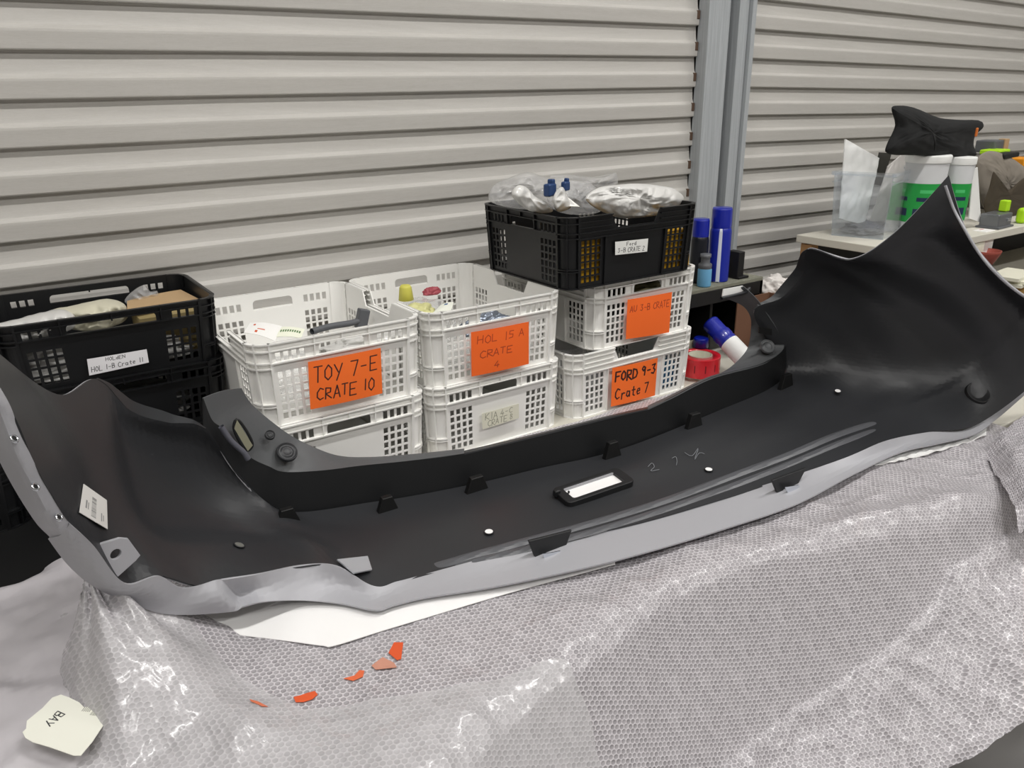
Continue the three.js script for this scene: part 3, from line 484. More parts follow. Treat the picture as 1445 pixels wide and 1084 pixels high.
function wrapY(x, z) {
  let y = WY;
  const loose = smooth(-1.02, -.8, z);
  y += (.003 + .003 * loose) * n2(x * 3.1, z * 3.1) + (.001 + .002 * loose) * n2(x * 9, z * 9 + 5) + .0008 * n2(x * 23, z * 23);
  y += .004 * (1 - Math.abs(n2(x * 5 + 9, z * 5))) ** 3 * smooth(-1.0, -.8, z);
  // drape over the front edge
  const q = z - edgeZ(x) + .05;
  if (q > 0) {
    const q2 = lerpTable([[.6, .26], [.88, .21], [1.08, .195], [1.25, .175], [1.39, .138], [1.5, .1], [1.64, .092]], x);      // where a second fold catches the fall
    const fall = k => k < .06 ? k * k * 8 : .0288 + (k - .06) * 1.6;
    const o = smooth(-.02, .03, q - q2);
    y -= q < q2 ? fall(q) : fall(q2) + (q - q2) * .5;
    y += .010 * gauss(q - q2 - .012, .018) + o * (.010 * n2(x * 5 + 3, z * 5) + .005 * (1 - 2 * Math.abs(n2(x * 9, z * 9 + 2))) + .0022 * (1 - 2 * Math.abs(n2(x * 24, z * 24))));
  }
  // the part pulled up under the left corner of the bumper
  const dx = x - .035, dz = z + 1.16; const r = Math.hypot(dx / (dx < 0 ? .075 : .20), dz / (dz < 0 ? .16 : .23));
  y += .175 * Math.pow(Math.max(0, 1 - r), 1.25) * (1 + .12 * Math.sin(Math.atan2(dz, dx) * 9));
  y += ridge(x, z, [[.06, -1.08], [.12, -.98], [.16, -.91], [.2, -.83]], [.05, .05, .045, .05], [.03, .035, .03, 0]);
  // long soft folds
  y += ridge(x, z, [[.55, -.90], [.85, -.82], [1.2, -.775], [1.62, -.68]], [.06, .045, .045, .05], [.0, .012, .016, .018]);
  y += ridge(x, z, [[.05, -1.0], [-.1, -.94], [-.3, -.9]], [.03, .03, .03], [.01, .012, .0]);
  return y;
}
const hit = (px, py, lift = 0) => { const r = dir(px, py).normalize(); for (let t = .2; t < 3; t += .002) { const p = camera.position.clone().addScaledVector(r, t); if (p.y < wrapY(p.x, p.z) + lift) return p; } };   // where a line of sight meets the wrap
const bubbleTex = (() => {   // one tile: 8 bubbles wide, 4 double rows
  const W = 768, H = 665, tone = []; for (let i = 0; i < 64; i++) tone.push([rr(-1, 1), rr(-.12, .12), rr(-.12, .12)]);
  const cell = (u, v) => { const X = u * 8, Y = v * 8 * .8660254 * 1; let best = 9, id = 0; const row = Math.floor(v * 8); for (let r = row - 1; r <= row + 1; r++) { const cy = (r + .5) * .8660254, off = (((r % 2) + 2) % 2) * .5; const c0 = Math.round(X - off - .5); for (let c = c0 - 1; c <= c0 + 1; c++) { const k = (((r + 8) % 8) * 8 + ((c + 16) % 8)); const d = Math.hypot(X - (c + .5 + off) - tone[k][1] * .3, Y - cy - tone[k][2] * .3); if (d < best) { best = d; id = k; } } } return [best, tone[id][0]]; };
  const map = dataTex(W, H, (u, v) => { const [d, t] = cell(u, v); const inB = 1 - smooth(.36, .46, d), rim = gauss(d - .43, .05); const k = 242 - inB * (54 + t * 11) + rim * 12 + (rnd() - .5) * 6; return [k, k - 2, k]; }, true);
  const bump = dataTex(W, H, (u, v) => { const [d, t] = cell(u, v); const h = d < .45 ? Math.pow(1 - (d / .45) ** 2, .45) * (.82 + .18 * t) : 0; const k = 40 + 190 * h; return [k, k, k]; }, false);
  const faint = dataTex(W, H, (u, v) => { const [d, t] = cell(u, v); const k = 233 - (1 - smooth(.36, .46, d)) * (22 + t * 8) + (rnd() - .5) * 8; return [k, k - 1, k]; }, true);
  return { map, bump, faint };
})();
const PITCH = .0098;
for (const t of [bubbleTex.map, bubbleTex.bump, bubbleTex.faint]) t.repeat.set(1 / (8 * PITCH), 1 / (8 * .8660254 * PITCH));
M.wrap = phy(0xf4f1f4, .3, { map: bubbleTex.map, bumpMap: bubbleTex.bump, bumpScale: .0024, clearcoat: .45, clearcoatRoughness: .22, transmission: .24, thickness: 0, ior: 1.4, side: THREE.DoubleSide });
M.smoothWrap = phy(0xeae8ea, .32, { map: bubbleTex.faint, bumpMap: bubbleTex.bump, bumpScale: .0009, clearcoat: .6, clearcoatRoughness: .16, transmission: .2, thickness: 0, ior: 1.4, side: THREE.DoubleSide });
M.film = phy(0xc6c2c6, .4, { clearcoat: .3, clearcoatRoughness: .3 });
const wrapUV = (x, y, z) => { const a = .42; const zz = z - y * .8; return [x * Math.cos(a) + zz * Math.sin(a), -x * Math.sin(a) + zz * Math.cos(a)]; };
{
  const h0 = hit(1345, 1084), h1 = hit(1445, 1024), hs = (h1.z - h0.z) / (h1.x - h0.x);
  const hem = x => Math.min(-.05, h0.z + (x - h0.x) * hs + .004 * Math.sin(x * 40));
  const X0 = -.02, X1 = 2.1;
  const f = (u, v) => { const x = X0 + (X1 - X0) * u, z = -1.515 + (hem(x) + 1.515) * v; return V(x + .006 * n2(z * 4, 3) * (1 - u), wrapY(x, z), z); };
  single('bubble_wrap_sheet', 'clear bubble wrap sheet spread under the bumper and hanging over the table front', 'bubble wrap', grid(420, 300, f, (u, v, p) => wrapUV(p.x, p.y, p.z)), M.wrap);
}
{ // the layer turned smooth side up, over the pulled-up part and the front left
  const bd = [[228, 884], [330, 955], [430, 1002], [560, 988], [690, 962], [790, 925], [842, 935]].map(p => onY(p[0], p[1], WY)).map(p => [p.x, p.z]);
  const zb = x => { if (x < .06) return -1.42; if (x < bd[0][0]) return -1.42 + (bd[0][1] + 1.42) * (x - .06) / (bd[0][0] - .06); for (let i = 0; i < bd.length - 1; i++) if (x <= bd[i + 1][0]) return bd[i][1] + (bd[i + 1][1] - bd[i][1]) * (x - bd[i][0]) / (bd[i + 1][0] - bd[i][0]); return bd[bd.length - 1][1]; };
  const f = (u, v) => { const x0 = -.03 + .66 * u, z0 = zb(x0), z = z0 + (-.42 - z0) * v, x = x0 - .012 * v + .006 * n2(v * 5, 2); const e = Math.min(1, Math.min(u, 1 - u, v) * 12); const calm = .35 + .65 * smooth(.1, .5, v); const fine = .0022 * (1 - 2 * Math.abs(n2(x * 7 + 4, z * 7))) + calm * (.0013 * (1 - 2 * Math.abs(n2(x * 22 + z * 9, z * 22 + 8))) + .0007 * (1 - 2 * Math.abs(n2(x * 70, z * 50)))); return V(x, wrapY(x, z) + .0025 + (fine + .002) * e, z); };
  single('bubble_wrap_layer', 'smooth side up layer of bubble wrap at the front left with the orange marks', 'bubble wrap', grid(230, 260, f, (u, v, p) => wrapUV(p.x, p.y, p.z)), M.smoothWrap);
}
{ // plainer sheet at the left, below the pulled-up fold
  const f = (u, v) => { const x = -.5 + .56 * u, z = -1.56 + .62 * v + .06 * (1 - u); const e = smooth(-.1, .02, x); return V(x, TOP + .016 + .004 * n2(x * 6, z * 6) + .003 * n2(x * 15, z * 15) + .012 * gauss(z + 1.18 - (x + .1) * .6, .03) - .03 * (1 - e) * smooth(-1.5, -1.56, z), z); };
  single('plastic_sheet', 'greyish plastic sheet lying flat at the left beside the raised wrap fold', 'plastic sheet', solid(90, 90, f, .0012, (u, v) => wrapUV(u * .6, 0, v * .6)), M.film);
}
{ // crinkled flap at the right
  const c = [[1392, 628], [1520, 540], [1580, 690], [1446, 722]].map(p => onY(p[0], p[1], WY + .03));
  const f = (u, v) => { const p = c[0].clone().lerp(c[1], u).lerp(c[3].clone().lerp(c[2], u), v); p.y += .02 * u + .006 * Math.sin(u * 7 + v * 2) + .004 * n2(p.x * 14, p.z * 14) + .002 * n2(p.x * 40, p.z * 40) - .026 * smooth(.16, 0, u) - .028 * smooth(.8, 1, v); return p; };
  single('bubble_wrap_flap', 'crinkled bright flap of bubble wrap at the right end of the bumper', 'bubble wrap', solid(120, 80, f, .001, (u, v) => wrapUV(u * .5, 0, v * .35)), M.wrap);
}
{ // white foam sheet below the left half of the bumper's lip
  const lo = [[228, 884], [280, 889], [345, 897], [410, 905], [455, 911], [472, 911], [540, 890], [610, 869], [680, 848], [750, 828], [815, 811], [868, 797]];
  const hi = [[228, 874], [280, 856], [345, 836], [410, 822], [455, 820], [472, 822], [540, 832], [610, 822], [680, 810], [750, 800], [815, 792], [868, 790]];
  const a = lo.map((p, i) => { const q = onY(p[0], p[1], WY + .004); q.y = Math.max(WY + .003, wrapY(q.x, q.z) + .003); return onY(p[0], p[1], q.y); }), b = hi.map((p, i) => onY(p[0], p[1], WY + .011));
  single('foam_sheet', 'thin white foam sheet sticking out below the left half of the silver lip', 'foam sheet', solid(90, 12, (u, v) => { const p = catmull(a, u).lerp(catmull(b, u), v); p.y += .006 * Math.sin(v * 2.2) * (1 - .6 * u); return p; }, .0015), M.foam);
}
{ // white bag under the right corner
  const f = (u, v) => { const p = onY(1234 + 158 * u, 656 - 26 * u - 16 * u * u - v * (14 + 22 * u), WY + .006 - .004 * v); p.y += .003 * n2(u * 9, v * 4); return p; };
  single('plastic_bag', 'white plastic bag squeezed under the right corner of the bumper', 'bag', solid(60, 16, f, .002), M.white);
}
{ // torn shipping label at the lower left
  const c = [[84, 982], [160, 993], [112, 1066], [33, 1038]].map(p => onY(p[0], p[1], TOP + .044));
  const s = [[86, 981], [98, 985], [112, 992], [119, 999], [150, 993], [162, 995], [158, 1004], [146, 1024], [130, 1048], [114, 1067], [104, 1067], [70, 1055], [46, 1048], [36, 1042], [32, 1034], [37, 1029], [38, 1018], [60, 1000], [74, 985]].map(p => onY(p[0], p[1], TOP + .044));
  const O = s[0], sh = new THREE.Shape(s.map(p => new THREE.Vector2(p.x - O.x, -(p.z - O.z))));
  const g = new THREE.ExtrudeGeometry(sh, { depth: .0008, bevelEnabled: false }); const uv = g.attributes.uv, ps = g.attributes.position;
  // label axes: the writing runs along the sheet's own long side
  const ax = c[1].clone().sub(c[0]), ay = c[3].clone().sub(c[0]); const det = ax.x * ay.z - ax.z * ay.x;
  for (let i = 0; i < ps.count; i++) { const X = ps.getX(i) + O.x - c[0].x, Z = -ps.getY(i) + O.z - c[0].z; uv.setXY(i, (X * ay.z - Z * ay.x) / det, 1 - (ax.x * Z - ax.z * X) / det); }
  g.rotateX(-Math.PI / 2); g.translate(O.x, O.y, O.z);
  single('shipping_label', 'torn cream shipping label with handwritten BAY at the lower left corner', 'label', g, printMat(512, 512, '#e6e6da', (x) => { x.save(); x.translate(135, 277); x.rotate(1.8); scrawl(x, 'BAY', -80, -40, 80, 62, '#3b3b3b', 11); x.restore(); x.fillStyle = '#8d8d80'; for (let i = 0; i < 16; i++) x.fillRect(395 + i * 5, 70, rr(1.5, 4), 110); x.fillStyle = '#9b9b90'; for (let i = 0; i < 5; i++) x.fillRect(300 + i * 16, 70 + i * 4, 9, 80 - i * 5); }));
}
{ // orange scribbles on the wrap
  const blobs = [[[556, 906], [569, 906], [566, 929], [560, 930], [548, 920]], [[414, 982], [424, 979], [432, 976], [444, 973], [448, 978], [440, 985], [428, 989], [417, 990]], [[484, 955], [500, 951], [507, 944], [514, 945], [512, 953], [498, 958]], [[354, 998], [366, 1000], [380, 1008], [372, 1010], [356, 1002]], [[524, 938], [540, 926], [556, 934], [560, 942], [530, 944]]];
  const m = [std(0xd9572a, .5), std(0xdb5a2b, .5), std(0xdc6a40, .5), std(0xd8744f, .5), std(0xc98f7a, .5)];
  const L = ['largest orange mark, triangular, nearest the foam sheet', 'orange blot, second from the left of the marks', 'hooked orange scribble between the blot and the triangle', 'leftmost faint orange scribble on the bubble wrap', 'pale orange smear just below the triangular mark'];
  const ON = [0, 0, 0, 1, 0];
  blobs.forEach((b, i) => { const k = i; const pts = b.map(p => onY(p[0], p[1], WY + .004)); const O = pts[0]; const sh = new THREE.Shape(pts.map(p => new THREE.Vector2(p.x - O.x, -(p.z - O.z)))); const g = new THREE.ExtrudeGeometry(sh, { depth: .0006, bevelEnabled: false }); g.rotateX(-Math.PI / 2); { const q = g.attributes.position; for (let i = 0; i < q.count; i++) q.setY(i, q.getY(i) + wrapY(q.getX(i) + O.x, q.getZ(i) + O.z) + (ON[k] ? .0075 : .0022)); g.translate(O.x, 0, O.z); g.computeVertexNormals(); } single('tape_scrap', L[i], 'tape scrap', g, m[i]); });
}
{ single('added_dark_mat', 'added black mat darkening the table at the foot of the black crates', 'mat', solid(40, 20, (u, v) => V(-.34 + .7 * u, TOP + .004 + .001 * n2(u * 5, v * 5), -2.05 + .53 * v), .004), M.black); }  // added sheet that makes this part of the table dark

// ---------------------------------------------------------------- things in the crates
function crumple(w, h, d, seed, rough = .22, detail = 5, flat = .35) {
  let g = new THREE.IcosahedronGeometry(.5, detail * 4); g.deleteAttribute('uv'); g.deleteAttribute('normal'); g = mergeVertices(g); const p = g.attributes.position;
  for (let i = 0; i < p.count; i++) {
    const v = V(p.getX(i), p.getY(i), p.getZ(i)), n = v.clone().normalize();
    let k = 1 + rough * n3(n.x * 1.3 + seed, n.y * 1.3, n.z * 1.3) + rough * .3 * (1 - Math.abs(n3(n.x * 2.2 + seed, n.y * 2.2, n.z * 2.2 + 7)) * 2) + rough * .12 * (1 - Math.abs(n3(n.x * 5, n.y * 5 + seed, n.z * 5)) * 2);
    v.multiplyScalar(k); if (v.y < -flat * .5) v.y = -flat * .5 + (v.y + flat * .5) * .1; p.setXYZ(i, v.x * w, v.y * h + h * flat * .5, v.z * d);
  }
  g.computeVertexNormals(); const u = new Float32Array(p.count * 2); for (let i = 0; i < p.count; i++) { u[i * 2] = p.getX(i); u[i * 2 + 1] = p.getZ(i); } g.setAttribute('uv', new THREE.BufferAttribute(u, 2)); return g;
}
const bag = (label, w, h, d, p, seed, m = M.bagClear, turn = 0, rough = .22) => single('plastic_bag', label, 'bag', crumple(w, h, d, seed, rough), m, p, turn);
// a soft pillow shape inside a traced outline, at its own distance and with its own depth
function pillow(outline, d, depth, seed, wr = .22) {
  const P = outline.map(p => at(p[0], p[1], d)), c = P.reduce((a, p) => a.add(p), V(0, 0, 0)).multiplyScalar(1 / P.length), n = toEye(c); n.y *= .3; n.normalize();
  const loop = new THREE.CatmullRomCurve3(P, true, 'centripetal');
  const side = s => grid(64, 16, (u, v) => { const r = Math.sin(v * Math.PI / 2), q = loop.getPoint(u % 1).sub(c).multiplyScalar(r); const p = c.clone().add(q); const w = 1 + wr * 2 * n3(p.x * 14 + seed, p.y * 14, p.z * 14) + wr * (1 - 2 * Math.abs(n3(p.x * 30, p.y * 30 + seed, p.z * 30))); return p.addScaledVector(n, s * depth * .5 * Math.sqrt(Math.max(0, 1 - r * r)) * w); });
  const a = side(1), b = side(-1), ix = b.index.array; for (let i = 0; i < ix.length; i += 3) { const t = ix[i + 1]; ix[i + 1] = ix[i + 2]; ix[i + 2] = t; }
  const g = merge([a, b]); g.deleteAttribute('normal'); const m = mergeVertices(g, 1e-5); m.computeVertexNormals(); return m;
}
const soft = (label, o, d, depth, seed, m, wr) => single('plastic_bag', label, 'bag', pillow(o, d, depth, seed, wr), m);
const card = (name, label, cat, c, d, m, bow = .001, t = .001) => single(name, label, cat, sheetGeo(c.map((p, i) => at(p[0], p[1], Array.isArray(d) ? d[i] : d)), bow, t), m);
const yT = yA + .09;
// left white crate
bag('clear crumpled bag inside the left white crate, against its front', .28, .10, .2, V(.58, yA + .02, -1.70), 3);
card('product_packet', 'white packet with red print lying in the left white crate', 'packet', [[353, 456], [398, 461], [388, 482], [344, 470]], [1.70, 1.66, 1.62, 1.66], printMat(256, 128, '#f0efec', x => { x.fillStyle = '#c8502a'; x.beginPath(); x.arc(50, 30, 10, 0, 7); x.fill(); x.fillRect(90, 70, 60, 8); x.fillRect(80, 90, 20, 20); }), .004);
card('product_packet', 'pale packet with green lettering lying in the left white crate', 'packet', [[395, 462], [430, 465], [424, 478], [390, 476]], [1.66, 1.64, 1.62, 1.63], printMat(256, 96, '#e8ead8', x => { x.fillStyle = '#5a7a4a'; for (let i = 0; i < 9; i++) x.fillRect(20 + i * 24, 30, 16, 22); }), .003);
single('grey_bracket', 'dark grey plastic bracket with a square end in the left white crate', 'bracket', [tube([at(440, 468, 1.72), at(465, 461, 1.74), at(495, 456, 1.76), at(510, 452, 1.77)], .008, 24, 8), (() => { const p = at(511, 450, 1.77); const g = box(.028, .05, .02, 0, 0, 0, .003); g.rotateZ(-.3); g.translate(p.x, p.y, p.z); return g; })()], M.greyPlastic);
bag('white wrapped packet seen through the handle slot of the left white crate', .2, .05, .08, V(.68, yA + .115, -1.585), 8, M.bagWhite);
// middle white crate
bag('clear bag of small parts at the back of the middle white crate', .26, .13, .2, V(.93, yA + .04, -1.84), 5);
bag('yellow and white packet in the middle white crate', .1, .07, .09, V(.90, yA + .1, -1.76), 9, std(0xd8d69a, .5));
single('yellow_plug', 'small yellow plug standing among bags in the middle white crate', 'plug', lathe([[0, .04], [.012, .04], [.016, .034], [.02, 0], [.0, 0]]), std(0xd6d060, .5), V(.905, yA + .145, -1.83));
single('red_part', 'small red plastic part inside the middle white crate', 'part', crumple(.05, .03, .03, 14, .2, 3), std(0xb0505a, .5), V(1.02, yA + .13, -1.9));
card('paper_tag', 'white tag with a blue mark in the middle white crate', 'tag', [[622, 431], [640, 427], [636, 440], [610, 443]], [1.68, 1.69, 1.62, 1.62], printMat(128, 128, '#eceee2', x => { x.fillStyle = '#3a5a8a'; x.fillRect(50, 20, 30, 24); }), .003);
bag('silver foil packet seen through the slot of the middle white crate', .13, .07, .07, V(1.0, yA + .10, -1.58), 21, std(0x8f98a6, .25, { metalness: .5 }));
bag('clear packing bag low in the middle white crate', .3, .08, .22, V(1.02, yA + .01, -1.70), 22);
// right stack
bag('dark wrapped parts lying in the crate below the black one', .24, .14, .2, V(1.45, yA + .06, -1.70), 25, std(0x2e2c2a, .6));
bag('olive parcel behind the slot of the crate below the black one', .16, .07, .1, V(1.53, yA + .1, -1.60), 26, std(0x7d7a58, .7));
bag('clear bag in the lowest right crate near its left end', .14, .14, .14, V(1.33, yB + .05, -1.66), 27);
single('blue_box', 'blue carton inside the lowest right crate', 'box', box(.12, .07, .12, 0, .035, 0, .003), std(0x3f8fc0, .6), V(1.59, yB + .01, -1.62));
// black crate on top
const yK = EYE - .462;
soft('large clear bag heaped at the back left of the upper black crate', [[690, 282], [694, 264], [716, 252], [745, 243], [770, 250], [800, 252], [812, 268], [800, 290], [750, 296]], 1.76, .16, 31, M.bagClear);
soft('white wrapped part running down the left of the upper black crate', [[722, 274], [730, 262], [742, 264], [756, 278], [772, 286], [780, 298], [748, 298]], 1.64, .05, 33, M.bagWhite);
soft('white padded bag at the right of the upper black crate', [[826, 280], [842, 266], [870, 261], [900, 259], [930, 262], [952, 267], [965, 280], [950, 296], [912, 306], [868, 306]], 1.575, .10, 36, M.bagWhite, .22);
soft('clear bag lying across the middle of the upper black crate', [[770, 262], [800, 254], [838, 262], [846, 276], [850, 296], [800, 302], [776, 290]], 1.68, .12, 37, M.bagClear);
soft('thin clear bag at the back of the upper black crate', [[775, 250], [800, 246], [838, 250], [862, 246], [869, 244], [872, 258], [860, 274], [800, 272]], 1.86, .10, 38, M.bagClear);
soft('pale rolled packet in the middle of the upper black crate', [[780, 282], [786, 268], [794, 264], [800, 276], [806, 292], [786, 298]], 1.60, .04, 39, M.bagWhite);
card('paper_tag', 'white printed tag standing up in the upper black crate', 'tag', [[784, 267], [800, 278], [818, 292], [782, 293]], [1.66, 1.62, 1.58, 1.6], printMat(128, 128, '#ecebe6', x => { x.fillStyle = '#888'; for (let i = 0; i < 6; i++) x.fillRect(70, 60 + i * 9, 40, 4); }), .002);
for (const [p, l, s] of [[at(776, 278, 1.62), 'blue clip on the left in the heap of the upper black crate', .035], [at(798, 270, 1.61), 'smaller blue clip on the right in the heap of the upper black crate', .026]]) single('blue_clip', l, 'clip', [box(s, s * .9, s * .6, 0, s / 2, 0, .005), box(s * .4, s * .5, s * .5, s * .2, s, 0, .004)], std(0x24406e, .45), p, .4);
for (const [x, z, h, l] of [[1.27, -1.545, .12, 'yellow box behind the left mesh of the upper black crate'], [1.585, -1.545, .1, 'yellow box behind the right mesh of the upper black crate']]) single('yellow_box', l, 'box', box(.1, h, .05, 0, h / 2, 0, .003), M.yellow, V(x, yK + .008, z));
// black crate at the left
const yL = TOP + 2 * LBH;
soft('shiny clear bag of white parts at the left in the far left black crate', [[-20, 466], [30, 450], [62, 442], [90, 438], [106, 446], [104, 462], [60, 474], [-10, 486]], 1.82, .12, 41, M.bagWhite);
soft('yellowish plastic bag in the middle of the far left black crate', [[68, 442], [110, 431], [150, 423], [176, 430], [180, 448], [150, 462], [100, 464]], 1.86, .12, 43, std(0xc9c5b0, .35));
bag('white wrapped parts along the front of the far left black crate', .36, .10, .08, V(.17, yL + .022, -1.80), 45, M.bagWhite);
soft('small clear bag at the back rim of the far left black crate', [[176, 426], [186, 412], [204, 403], [213, 412], [222, 411], [222, 426], [200, 434]], 1.95, .06, 47, M.bagClear);
card('cardboard_flap', 'tan cardboard flap on top of the far left black crate', 'cardboard', [[180, 427], [255, 411], [288, 428], [180, 443]], [1.93, 1.99, 1.83, 1.79], M.cardboard, .002, .004);
single('cardboard_box', 'small cardboard box behind the slot of the far left black crate', 'box', box(.12, .09, .1, 0, .045, 0, .002), std(0x9b8a5e, .8), V(.31, yL + .03, -1.83));
bag('white parts in the middle black crate of the far left stack', .25, .1, .2, V(.2, yL - LBH + .02, -1.88), 49, M.bagWhite);

// ---------------------------------------------------------------- black cabinet with the cans
const CT = EYE - .58;                               // its top
{
  const t = thing('open_cabinet', 'low black open cabinet with a dusty top standing right of the crates', 'cabinet', V(1.945, TOP, -1.865));
  const h = CT - TOP; const w = .40, d = .41;
  part('top_panel', box(w, .012, d, 0, h - .006, 0, .002), M.dusty, t); part('front_rail', box(w, .045, .012, 0, h - .034, d / 2 - .006, .002), M.black, t);
  part('side_panel', box(.012, h - .012, d, -w / 2 + .006, h / 2 - .006, 0), M.black, t); part('side_panel', box(.012, h - .012, d, w / 2 - .006, h / 2 - .006, 0), M.black, t);
  part('back_panel', box(w, h - .012, .008, 0, h / 2 - .006, -d / 2 + .004), M.black, t); part('divider', box(.012, h - .05, d * .9, -.02, h / 2 - .02, 0), M.black, t);
}
{ const t = thing('cardboard_box', 'brown cardboard box standing under the shelf end beside the fallen spray can', 'box', V(2.08, TOP, -1.58)); part('box_wall', box(.16, .2, .004, 0, .1, -.06), M.brown, t); part('box_wall', box(.004, .2, .13, .08, .1, 0), M.brown, t); part('box_floor', box(.16, .004, .13, 0, .004, 0), M.brown, t); }
function sprayCan(label, p, R, h, capH, body, cap) {
  const t = thing('spray_can', label, 'spray can', p);
  part('body', lathe([[0, 0], [R * .92, 0], [R, .004], [R, h - capH - .02], [R * .9, h - capH - .006], [R * .6, h - capH]]), body, t);
  part('cap', lathe([[R * .93, h - capH - .008], [R * .95, h - capH], [R * .93, h - .006], [R * .86, h], [0, h]]), cap, t); return t;
}
const can1 = onY(1012, 396, CT), can2 = onY(984, 398, CT);
const canBody = printMat(256, 512, '#1a2a9c', x => { x.fillStyle = '#dfe3ee'; x.beginPath(); x.moveTo(60, 512); x.lineTo(120, 330); x.lineTo(124, 60); x.lineTo(132, 60); x.lineTo(136, 330); x.lineTo(196, 512); x.fill(); x.fillStyle = '#6a7ab8'; x.fillRect(124, 330, 8, 180); }, .35);
sprayCan('tall blue spray can with a white flash on the cabinet top', can1, .034, .237, .055, canBody, M.blue).rotation.y = 2.3;
sprayCan('shorter dark spray can with a blue cap beside the black crate', can2, .028, .205, .048, std(0x15171f, .35), M.blue);
{ const t = thing('small_bottle', 'small light blue bottle with a grey top in front of the spray cans', 'bottle', onY(993, 404, CT)); part('body', lathe([[0, 0], [.02, 0], [.022, .004], [.022, .055], [.012, .065], [.0, .065]]), M.lightBlue, t); part('cap', lathe([[.02, .058], [.021, .064], [.021, .072], [.014, .076], [.014, .092], [.017, .094], [.017, .104], [0, .106]]), M.greyPlastic, t); }
{ const t = thing('steel_bracket', 'black angle bracket standing on the cabinet beside the tall can', 'bracket', onY(1036, 392, CT)); part('plate', box(.03, .09, .05, 0, .045, 0, .003), M.black, t); part('foot', box(.05, .008, .06, .012, .004, 0, .002), M.black, t); }
// on the table beside the crates
{ const t = thing('tape_roll', 'red tape roll lying on the table beside the lowest right crate', 'tape roll', onY(986, 526, TOP + .012));
  part('tape', lathe([[.036, 0], [.062, 0], [.063, .002], [.063, .058], [.062, .06], [.036, .06], [.036, 0]], 48), M.red, t); part('core', lathe([[.034, .0], [.037, 0], [.037, .061], [.034, .061], [.034, 0]], 40), M.cream, t); part('print', lathe([[.0633, .018], [.0634, .02], [.0634, .04], [.0633, .042]], 12), std(0x7e1218, .5), t); }
{ const t = thing('spray_can', 'fallen spray can with blue cap and white body behind the red tape', 'spray can', V(1.93, TOP + .10, -1.56)); const pa = at(1047, 503, 1.50), pb = at(1012, 466, 1.60); t.position.copy(pa.clone().lerp(pb, .5)); t.quaternion.setFromUnitVectors(V(0, 1, 0), pb.clone().sub(pa).normalize()); const R = .031;
  part('body', lathe([[0, -.09], [R * .9, -.09], [R, -.085], [R, .0], [R * .98, .002]]), M.white, t); part('cap', lathe([[R * .96, 0], [R * .98, .012], [R * .9, .016], [R * .98, .022], [R * .98, .04], [R * .88, .046], [R * .9, .09], [R * .8, .096], [0, .096]]), M.blue, t); part('rim', lathe([[0, -.094], [R * .8, -.094], [R * .94, -.092], [R * .94, -.086]]), M.chrome, t); }
bag('red tinted plastic packet beside the tape roll', .1, .06, .08, V(1.88, TOP + .012, -1.47), 55, phy(0xb84a55, .3, { transmission: .3, thickness: 0 }));
single('blue_puck', 'small round blue puck behind the red tape roll', 'puck', lathe([[0, .03], [.02, .03], [.024, .026], [.025, 0], [0, 0]]), M.blue, V(1.83, TOP + .075, -1.63));
bag('crumpled cream rag heaped behind the red tape roll', .14, .11, .1, V(1.80, TOP + .012, -1.68), 57, std(0x9a9684, .9));
bag('white crumpled paper beside the cabinet at the bumper edge', .12, .10, .1, V(2.27, TOP + .16, -1.70), 58, std(0xd8d3cf, .8));
single('wood_offcut', 'tan wood offcut under the crumpled paper beside the cabinet', 'wood', box(.16, .15, .14, 0, .075, 0, .004), M.wood, V(2.27, TOP, -1.66));

// ---------------------------------------------------------------- bench at the right
const BT = EYE - .5, BZ0 = -1.82, BZ1 = -1.40, BX0 = 2.52;
{
  const t = thing('side_bench', 'pale topped side bench crowded with containers behind the bumper tip', 'bench', V(BX0 + 1.0, 0, (BZ0 + BZ1) / 2));
  part('bench_top', box(2.0, .028, BZ1 - BZ0, 0, BT - .014, 0, .003), M.tabletop, t);
  part('shelf', box(1.95, .02, BZ1 - BZ0 - .02, 0, BT - .26, 0, .002), M.tabletop, t);
  part('back_panel', box(1.95, BT - .05, .01, 0, BT / 2, -(BZ1 - BZ0) / 2 + .02), M.black, t);
  for (const [a, b] of [[-.97, .17], [.97, .17], [-.97, -.17], [.97, -.17]]) part('leg', box(.045, BT - .03, .045, a, (BT - .03) / 2, b, .003), M.wood, t);
  part('drawer_front', box(.5, .06, .015, -.7, BT - .06, (BZ1 - BZ0) / 2 - .012, .003), M.cream, t);
}
const PX = (p) => p.clone().sub(camera.position).applyQuaternion(camera.quaternion.clone().invert()).z / -FOCAL;   // metres per pixel there
{ // clear tub
  const c = onY(1228, 327, BT); const k = PX(c); const t = thing('storage_tub', 'clear plastic tub with a rim holding zip bags on the side bench', 'tub', c, .28);
  const w = 134 * k, d = .2, h = 84 * k; const wall = (u0, a) => { const g = solid(10, 6, (u, v) => V((u - .5) * (u0) * (.9 + .1 * v), h * v, 0), .0025); return g; };
  const gs = []; for (const [len, off, a] of [[w, d / 2, 0], [w, d / 2, Math.PI], [d, w / 2, Math.PI / 2], [d, w / 2, -Math.PI / 2]]) { const g = solid(8, 6, (u, v) => V((u - .5) * len * (.9 + .1 * v), h * v, off * (.9 + .1 * v)), .0025); g.rotateY(a); gs.push(g); }
  part('tub_wall', gs, M.tub, t); part('tub_floor', box(w * .9, .003, d * .9, 0, .002, 0), M.tub, t);
  const rim = []; for (const s of [-1, 1]) { rim.push(box(w + .02, .014, .012, 0, h, s * d / 2, .003), box(.012, .014, d + .02, s * w / 2, h, 0, .003)); rim.push(box(w + .008, .006, .008, 0, h - .03, s * d / 2, .002)); } part('tub_rim', rim, M.tub, t);
  part('tub_handle', box(.05, .02, .02, w / 2 + .01, h - .02, 0, .004), M.tub, t);
}
